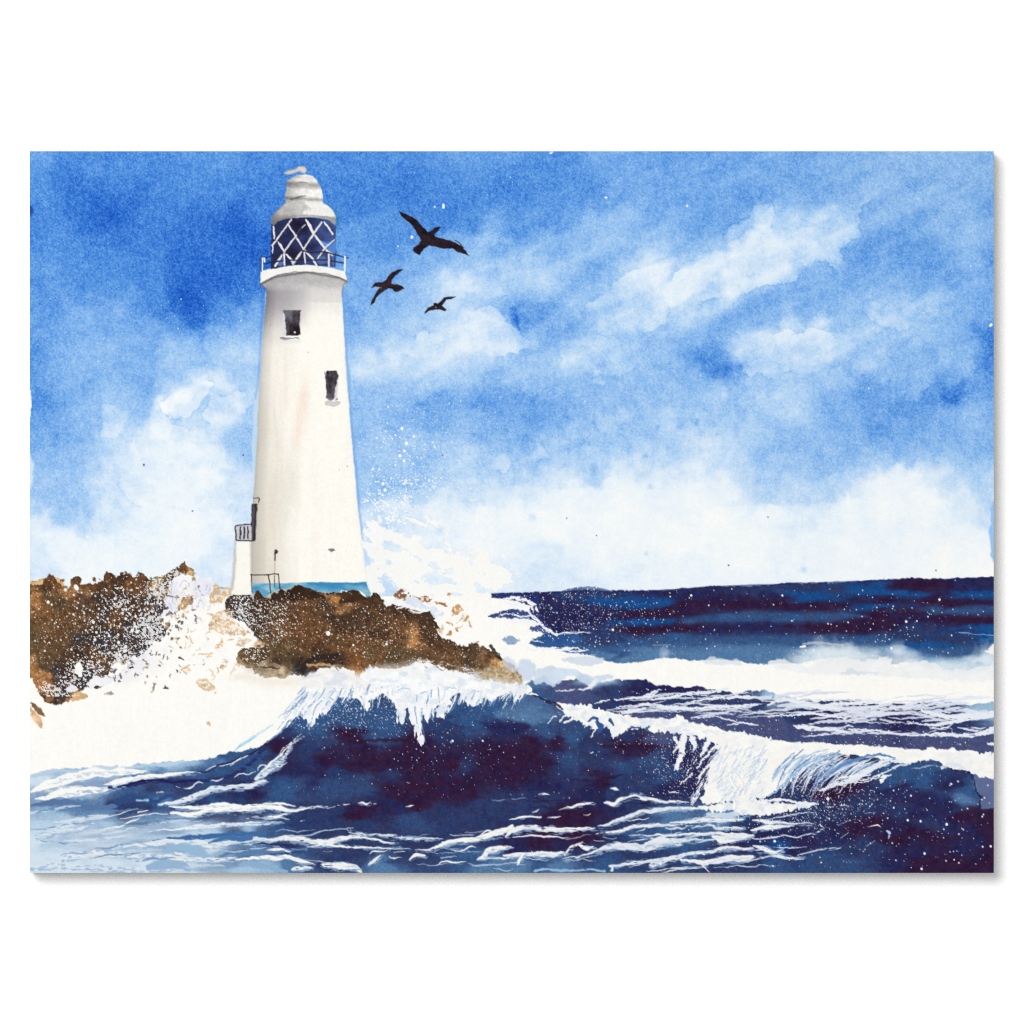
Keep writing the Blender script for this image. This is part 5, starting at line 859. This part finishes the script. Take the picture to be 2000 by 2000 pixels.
stroke([(622, 350), (628, 358)], [2, 1], (30, 112, 176), None, alpha=.6, soft=1.5)
stroke([(650, 446), (668, 446)], [1, .5], (60, 76, 110), None, alpha=.6)

# gallery railing
for pt in ("512,505 523,502 534,499.5 543,497.5 552.5,495.5 570,492 590,489.6 605,493 620,492 636,492.7 645,495 655,497.5 668,501 680,503.8", "512,516 525,513 537,511 560,509 590,507.5 612,508 636,507.5 655,510.5 673,514"):
    P = [tuple(map(float, q.split(','))) for q in pt.split()]
    stroke(P, 1.25, (44, 40, 48), RAIL, rough=((.8, 7),), alpha=.92, seed=3, th=.3)
for (xa, ya, xb, yb, r, c) in ((512.5, 504, 512, 529, 1.5, (246, 246, 246)), (516, 505, 517, 511, 1.6, (246, 246, 246)), (555, 496, 555.6, 517.6, 1.6, (238, 238, 240)), (594.5, 493, 596, 513, 1.6, (226, 226, 232)), (642, 497.4, 642.5, 520, 2.0, (224, 222, 224)), (673.6, 501, 673.8, 529, 1.7, (246, 246, 246)), (510.5, 497, 510, 530, .9, (60, 56, 66))):
    stroke([(xa, ya), ((xa + xb) / 2, (ya + yb) / 2), (xb, yb)], r, c, RAIL, rough=((.6, 5),), seed=int(xa), th=.3)

# windows, door, balcony, stair turret
def dark_window(pts, label, seed, lightdir):
    w, a, d = area(pts, ((1.2, 5),), 1.0, seed, False)
    x, y = XX[w], YY[w]
    cx, cy = np.mean(pts, axis=0)
    k = np.clip(.5 + ((x - cx) * lightdir[0] + (y - cy) * lightdir[1]) / 26 + .9 * (fbm(x / 6, y / 8, seed, 3) - .5), 0, 1)
    cc = np.array([38, 28, 34]) / 255 * (1 - k[..., None]) + np.array([108, 108, 116]) / 255 * k[..., None]
    put(w, a, np.clip(cc * (1 + .12 * PIX[w][..., None]), 0, 1), label)


stroke([(554.5, 612), (555, 630), (556, 652)], [2.4, 2.4, 2.6], (214, 218, 230), None, alpha=.8)
dark_window([(553, 606), (568, 605), (586.6, 606), (586, 622), (585.5, 637), (587, 654), (573, 655.5), (559, 655.5), (558.5, 640), (557, 630), (556, 616)], WINA, 91, (-.55, -.45))
stroke([(548, 660), (558, 662), (566, 661), (574, 660), (584, 660.5)], [1, 2.4, 1.6, .8, 1], (96, 98, 108), WINA, alpha=.85, rough=((1.5, 5),), dry=.1)
stroke([(550, 666), (566, 666), (584, 666)], [3, 4, 3], (226, 226, 226), None, alpha=.6, soft=3)
stroke([(557, 657.6), (586, 657)], .9, (250, 249, 246), None)
dots([(576, 649)], [1.7], (250, 250, 250))
stroke([(658, 742), (657, 762), (656, 778)], [2.2, 2.6, 2], (206, 208, 218), None, alpha=.8, soft=1.5)
dark_window([(637, 725), (648, 724), (658, 724.6), (660.5, 735), (658, 746), (656, 757), (654, 768), (653, 776), (648, 782), (641, 781), (637, 777), (637.5, 757), (636, 738)], WINB, 92, (.25, .22))
stroke([(641, 778), (646, 781), (651, 779)], [1.6, 2, 1.2], (120, 124, 136), None, alpha=.8)
shape([(637, 785), (663, 784), (660, 791), (650, 793), (637, 793)], (212, 212, 212), WINB, seed=4, edge=.15, alpha=.9)
stroke([(634, 726), (636, 735), (634, 738)], [.6, .8, .5], (60, 56, 66), None, alpha=.8)
stroke([(655, 782), (658, 781), (659, 778)], [.7, 1, .5], (50, 46, 56), None)

shape([(461, 1056), (489.5, 1056), (490, 1100), (491, 1160), (480, 1162), (462, 1162), (449, 1158), (455, 1135), (458, 1110), (460, 1080)], (250, 247, 238), STAIR, rough=((.8, 9),), sm=False, seed=5, tex=.015)
stroke([(460, 1058), (459, 1085), (457, 1115), (454, 1140), (450, 1156)], [1.6, 2.4, 3, 3.4, 2.4], (186, 182, 178), None, alpha=.75, soft=2.4)
stroke([(489, 1060), (490, 1110), (491, 1158)], [1, 1, .8], (196, 188, 176), None, alpha=.7, soft=1.6)
shape([(492, 984), (503, 984), (503, 992), (501.5, 1004), (501, 1020), (500, 1035), (498, 1056), (491, 1056), (491, 1030), (491.5, 1005)], (86, 78, 86), DOOR, rough=((1, 6),), sm=False, seed=6, tex=.25)
stroke([(499, 985), (499, 1005), (497, 1030), (496, 1054)], [1.4, 1.2, 1.4, 1.6], (48, 44, 52), DOOR)
stroke([(492, 986), (491.5, 1010), (491, 1030)], .8, (44, 42, 50), DOOR)
stroke([(495, 973), (500, 972), (505, 972), (506, 976), (505, 981)], [.7, .8, 1.2, 1.4, 1], (74, 68, 66), DOOR, alpha=.9)
shape([(460, 1028), (463, 1025.5), (491, 1024.5), (491, 1055), (461.5, 1056), (459.7, 1050)], (200, 200, 204), BALC, rough=((.7, 6),), sm=False, seed=7, tex=.06)
stroke([(460.5, 1054), (460, 1040), (460, 1029), (463, 1025.5), (478, 1025), (492, 1024.5)], [1.4, 1.2, 1.2, 1, 1.2, 1], (52, 48, 58), BALC)
for xa in (469.5, 476.5, 484):
    stroke([(xa, 1029), (xa + .4, 1040), (xa, 1052)], [1.3, 1.7, 1.5], (60, 57, 66), BALC, seed=int(xa))
stroke([(462, 1055), (475, 1056), (492, 1056), (497, 1054), (498, 1046)], [1.2, 1.1, 1.3, 1.6, 1.2], (56, 52, 60), BALC)
# little railing and lamp at the tower's foot
for pt, r in (("490,1122.7 508,1123 524,1122.5 534,1121 544,1121.5", "1 .9 1.1 1 1.1"), ("491,1122 491.5,1140 492,1156", "1 .8 .6"), ("524,1123 526,1136 528.5,1158", "1.2 1 .9"), ("536,1124 536,1134 537,1146", ".7 .7 .8"), ("543.5,1121 545,1134 546.5,1149", "1 .9 1.2")):
    P = [tuple(map(float, q.split(','))) for q in pt.split()]
    stroke(P, [float(v) for v in r.split()], (58, 50, 48), HAND, rough=((.7, 6),), seed=int(P[0][0]), th=.25)
shape([(535.5, 1075), (539, 1073), (543.5, 1076), (542.5, 1080), (539, 1082), (536.5, 1081)], (70, 68, 70), LAMP, rough=((.8, 4),), seed=4)
stroke([(538, 1080), (537.3, 1088), (537.6, 1094)], [1.4, 1, .9], (40, 38, 40), LAMP, th=.25)
stroke([(537, 1094), (537, 1108), (537, 1122)], .45, (120, 112, 106), None, alpha=.8)
shape([(641, 1073.5), (645, 1071), (650, 1071.5), (654.5, 1074.5), (651, 1077), (647, 1078.5), (644, 1076)], (126, 124, 124), None, rough=((.8, 4),), seed=5)
dots([(528, 635), (602, 688), (678, 911), (663, 918)], [.9, .9, 1, .8], (140, 140, 150))

# ------------------------------------------------------------------ birds
B1 = "778,412.3 791.5,417 806,424 814,430 825,442 836,453 842.7,450 849,444.6 856,443 863,442.6 856,450 848,459 849.4,462 861.5,465.5 877.7,469.5 892.5,475 902,482 910,490 916,500.5 907,496 894,492 884,485 868,485.7 851,482 838.6,479.6 829,485 822.5,493 820.5,498.4 813,495.7 806,489 807.7,483.6 817,478 822.5,469 815.7,458 810,447 802,436.5 793,430 783.4,421.7"
B2 = "725,563 729,556 733.6,551.6 745.8,551 755,546 758,539 766,532 776.7,526.7 788,525.4 774,537 764.6,547 764.6,554.3 775.4,555 783.4,558.3 790,563 783.4,566.4 773.4,570.4 768.6,568.4 766,564.4 759,562.4 747,570.4 736,580.5 731,591 723,596.7 727,584.6 735,570 742.4,561 733.6,559.7"
B3 = "829,614 830.6,607.5 836,600.7 847.4,596.7 847,592.7 851,591.5 854.8,593.5 861.5,587.3 868,580.5 879,579.2 890.4,579.2 881.7,584 872,585.2 863.5,596.7 872,604.8 869,608 858.8,604 848,604.8 836,608"
for s, L, c in ((B1, BIRD[0], (38, 28, 36)), (B2, BIRD[1], (44, 32, 38)), (B3, BIRD[2], (44, 36, 40))):
    P = [tuple(map(float, q.split(','))) for q in s.split()]
    w, a, d = area(P, ((.7, 6),), .9, L, False)
    cc = np.array(c) / 255 + (.12 * (fbm(XX[w] / 9, YY[w] / 7, L, 3) - .5) + .03 * PIX[w])[..., None] * np.array([1.2, .9, .8])
    put(w, a, np.clip(cc, .05, 1), L, .4)
stroke([(889, 469.5), (897, 475), (905, 484)], .7, (38, 30, 40), BIRD[0])
dots([(744, 562), (851, 600)], [1, 1.2], (150, 150, 160))

# overall printed-paper tooth
col *= (1 + .016 * (vn(XX / 2.6, YY / 2.6, 14) - .5) + .012 * (fbm(XX / 8, YY / 8, 1, 2) - .5))[..., None]
col = np.clip(col, 0.015, 0.995)
lin = np.where(col <= 0.04045, col / 12.92, ((col + 0.055) / 1.055) ** 2.4).astype(np.float32) * PAPER_GAIN

# ------------------------------------------------------------------ objects
def nt_material(name):
    m = bpy.data.materials.new(name)
    m.use_nodes = True
    return m, m.node_tree.nodes, m.node_tree.links


paint, N, Lk = nt_material("printed_canvas")
bs = N["Principled BSDF"]
at = N.new("ShaderNodeVertexColor"); at.layer_name = "pigment"
tc = N.new("ShaderNodeTexCoord")
nz = N.new("ShaderNodeTexNoise"); nz.inputs["Scale"].default_value = 700; nz.inputs["Detail"].default_value = 2
mx = N.new("ShaderNodeMix"); mx.data_type = 'RGBA'; mx.blend_type = 'MULTIPLY'; mx.inputs["Factor"].default_value = 1.0
rp = N.new("ShaderNodeMapRange"); rp.inputs[1].default_value = 0.3; rp.inputs[2].default_value = 0.7; rp.inputs[3].default_value = 0.975; rp.inputs[4].default_value = 1.02
Lk.new(tc.outputs["Object"], nz.inputs["Vector"])
Lk.new(nz.outputs["Fac"], rp.inputs[0])
Lk.new(at.outputs["Color"], mx.inputs["A"])
Lk.new(rp.outputs[0], mx.inputs["B"])
Lk.new(mx.outputs["Result"], bs.inputs["Base Color"])
bs.inputs["Roughness"].default_value = 0.85
bs.inputs["Specular IOR Level"].default_value = 0.03

wallm, N, Lk = nt_material("white_wall_paint")
bs = N["Principled BSDF"]
tc = N.new("ShaderNodeTexCoord")
nz = N.new("ShaderNodeTexNoise"); nz.inputs["Scale"].default_value = 60; nz.inputs["Detail"].default_value = 4
rp = N.new("ShaderNodeValToRGB")
rp.color_ramp.elements[0].color = (.885, .885, .885, 1); rp.color_ramp.elements[1].color = (.905, .905, .905, 1)
Lk.new(tc.outputs["Object"], nz.inputs["Vector"]); Lk.new(nz.outputs["Fac"], rp.inputs[0]); Lk.new(rp.outputs[0], bs.inputs["Base Color"])
bs.inputs["Roughness"].default_value = 0.9
bs.inputs["Specular IOR Level"].default_value = 0.1

edgem, N, Lk = nt_material("white_canvas_cloth")
bs = N["Principled BSDF"]
tc = N.new("ShaderNodeTexCoord")
wv = N.new("ShaderNodeTexWave"); wv.inputs["Scale"].default_value = 320; wv.inputs["Distortion"].default_value = 1.5
rp = N.new("ShaderNodeValToRGB")
rp.color_ramp.elements[0].color = (.76, .76, .75, 1); rp.color_ramp.elements[1].color = (.84, .84, .83, 1)
Lk.new(tc.outputs["Object"], wv.inputs["Vector"]); Lk.new(wv.outputs["Fac"], rp.inputs[0]); Lk.new(rp.outputs[0], bs.inputs["Base Color"])
bs.inputs["Roughness"].default_value = 0.9

woodm, N, Lk = nt_material("batten_wood")
N["Principled BSDF"].inputs["Base Color"].default_value = (.45, .30, .17, 1)

DEPTH, GAP = 0.032, 0.003


def box(name, x0, x1, y0, y1, z0, z1, mat, parent=None, bevel=0.0):
    import bmesh
    bm = bmesh.new()
    v = [bm.verts.new(p) for p in ((x0, y0, z0), (x1, y0, z0), (x1, y1, z0), (x0, y1, z0), (x0, y0, z1), (x1, y0, z1), (x1, y1, z1), (x0, y1, z1))]
    for f in ((0, 1, 5, 4), (1, 2, 6, 5), (2, 3, 7, 6), (3, 0, 4, 7), (4, 5, 6, 7), (3, 2, 1, 0)):
        bm.faces.new([v[i] for i in f])
    if bevel:
        bmesh.ops.bevel(bm, geom=bm.edges[:], offset=bevel, segments=2, affect='EDGES')
    bmesh.ops.recalc_face_normals(bm, faces=bm.faces[:])
    me = bpy.data.meshes.new(name); bm.to_mesh(me); bm.free()
    me.materials.append(mat)
    o = bpy.data.objects.new(name, me); scene.collection.objects.link(o)
    if parent: o.parent = parent
    return o


WALL_Y = DEPTH + GAP
wall = box("wall", -3, 3, WALL_Y, WALL_Y + .15, -2.4, 2.4, wallm)
wall["kind"] = "structure"

root = bpy.data.objects.new("canvas_print", None)
scene.collection.objects.link(root)
root["label"] = "wide canvas print of a watercolour lighthouse and stormy sea hanging on the white wall"
root["category"] = "canvas print"

box("stretched_canvas", wx(X0), wx(X1), 0.0003, DEPTH, wz(Y1), wz(Y0), edgem, root)
box("hanging_batten", -.5, .5, DEPTH, WALL_Y, wz(520), wz(440), woodm, root)

face_lab = lab[:-1, :-1]
vid = np.arange(H * W).reshape(H, W)
vx = ((XX - 1000.0) * S).ravel(); vz = ((1000.0 - YY) * S).ravel()
linf = np.concatenate([lin.reshape(-1, 3), np.ones((H * W, 1), np.float32)], axis=1)


def inlay(name, labels, parent, label=None):
    """the painted patch carrying these region numbers, as its own mesh"""
    m = np.isin(face_lab, labels)
    j, i = np.nonzero(m)
    if len(j) == 0:
        return None
    q = np.stack([vid[j, i], vid[j + 1, i], vid[j + 1, i + 1], vid[j, i + 1]], axis=1)
    used, inv = np.unique(q.ravel(), return_inverse=True)
    me = bpy.data.meshes.new(name)
    n = len(used); f = len(q)
    co = np.zeros((n, 3), np.float32)
    co[:, 0] = vx[used]; co[:, 2] = vz[used]
    me.vertices.add(n); me.vertices.foreach_set("co", co.ravel())
    me.loops.add(4 * f); me.loops.foreach_set("vertex_index", inv.astype(np.int32).ravel())
    me.polygons.add(f); me.polygons.foreach_set("loop_start", np.arange(0, 4 * f, 4, dtype=np.int32))
    me.update(calc_edges=True)
    ca = me.color_attributes.new("pigment", 'FLOAT_COLOR', 'POINT')
    ca.data.foreach_set("color", linf[used].ravel())
    me.materials.append(paint)
    o = bpy.data.objects.new(name, me)
    scene.collection.objects.link(o)
    o.parent = parent
    if label: o["label"] = label
    return o


inlay("painted_sky", [SKY], root)
inlay("painted_sea", [SEA], root)
inlay("painted_wave", [WAVE], root)
inlay("painted_surf", [FOAM], root)
inlay("painted_rocks", [ROCK], root)
lh = inlay("painted_lighthouse", [TOWER], root)
inlay("dome", [DOME], lh)
inlay("finial", [FIN], lh)
inlay("lantern_glazing", [LANT], lh)
inlay("gallery", [GALL], lh)
inlay("railing", [RAIL], lh)
inlay("window", [WINA], lh, "upper dark window of the painted tower")
inlay("window", [WINB], lh, "lower narrow dark window of the painted tower")
inlay("doorway", [DOOR], lh)
inlay("balcony", [BALC], lh)
inlay("stair_turret", [STAIR], lh)
inlay("plinth", [BAND], lh)
inlay("handrail", [HAND], lh)
inlay("wall_lamp", [LAMP], lh)
inlay("painted_bird", [BIRD[0]], root, "largest black bird with wide spread wings")
inlay("painted_bird", [BIRD[1]], root, "middle black bird nearest the painted lighthouse")
inlay("painted_bird", [BIRD[2]], root, "smallest black bird below the others")
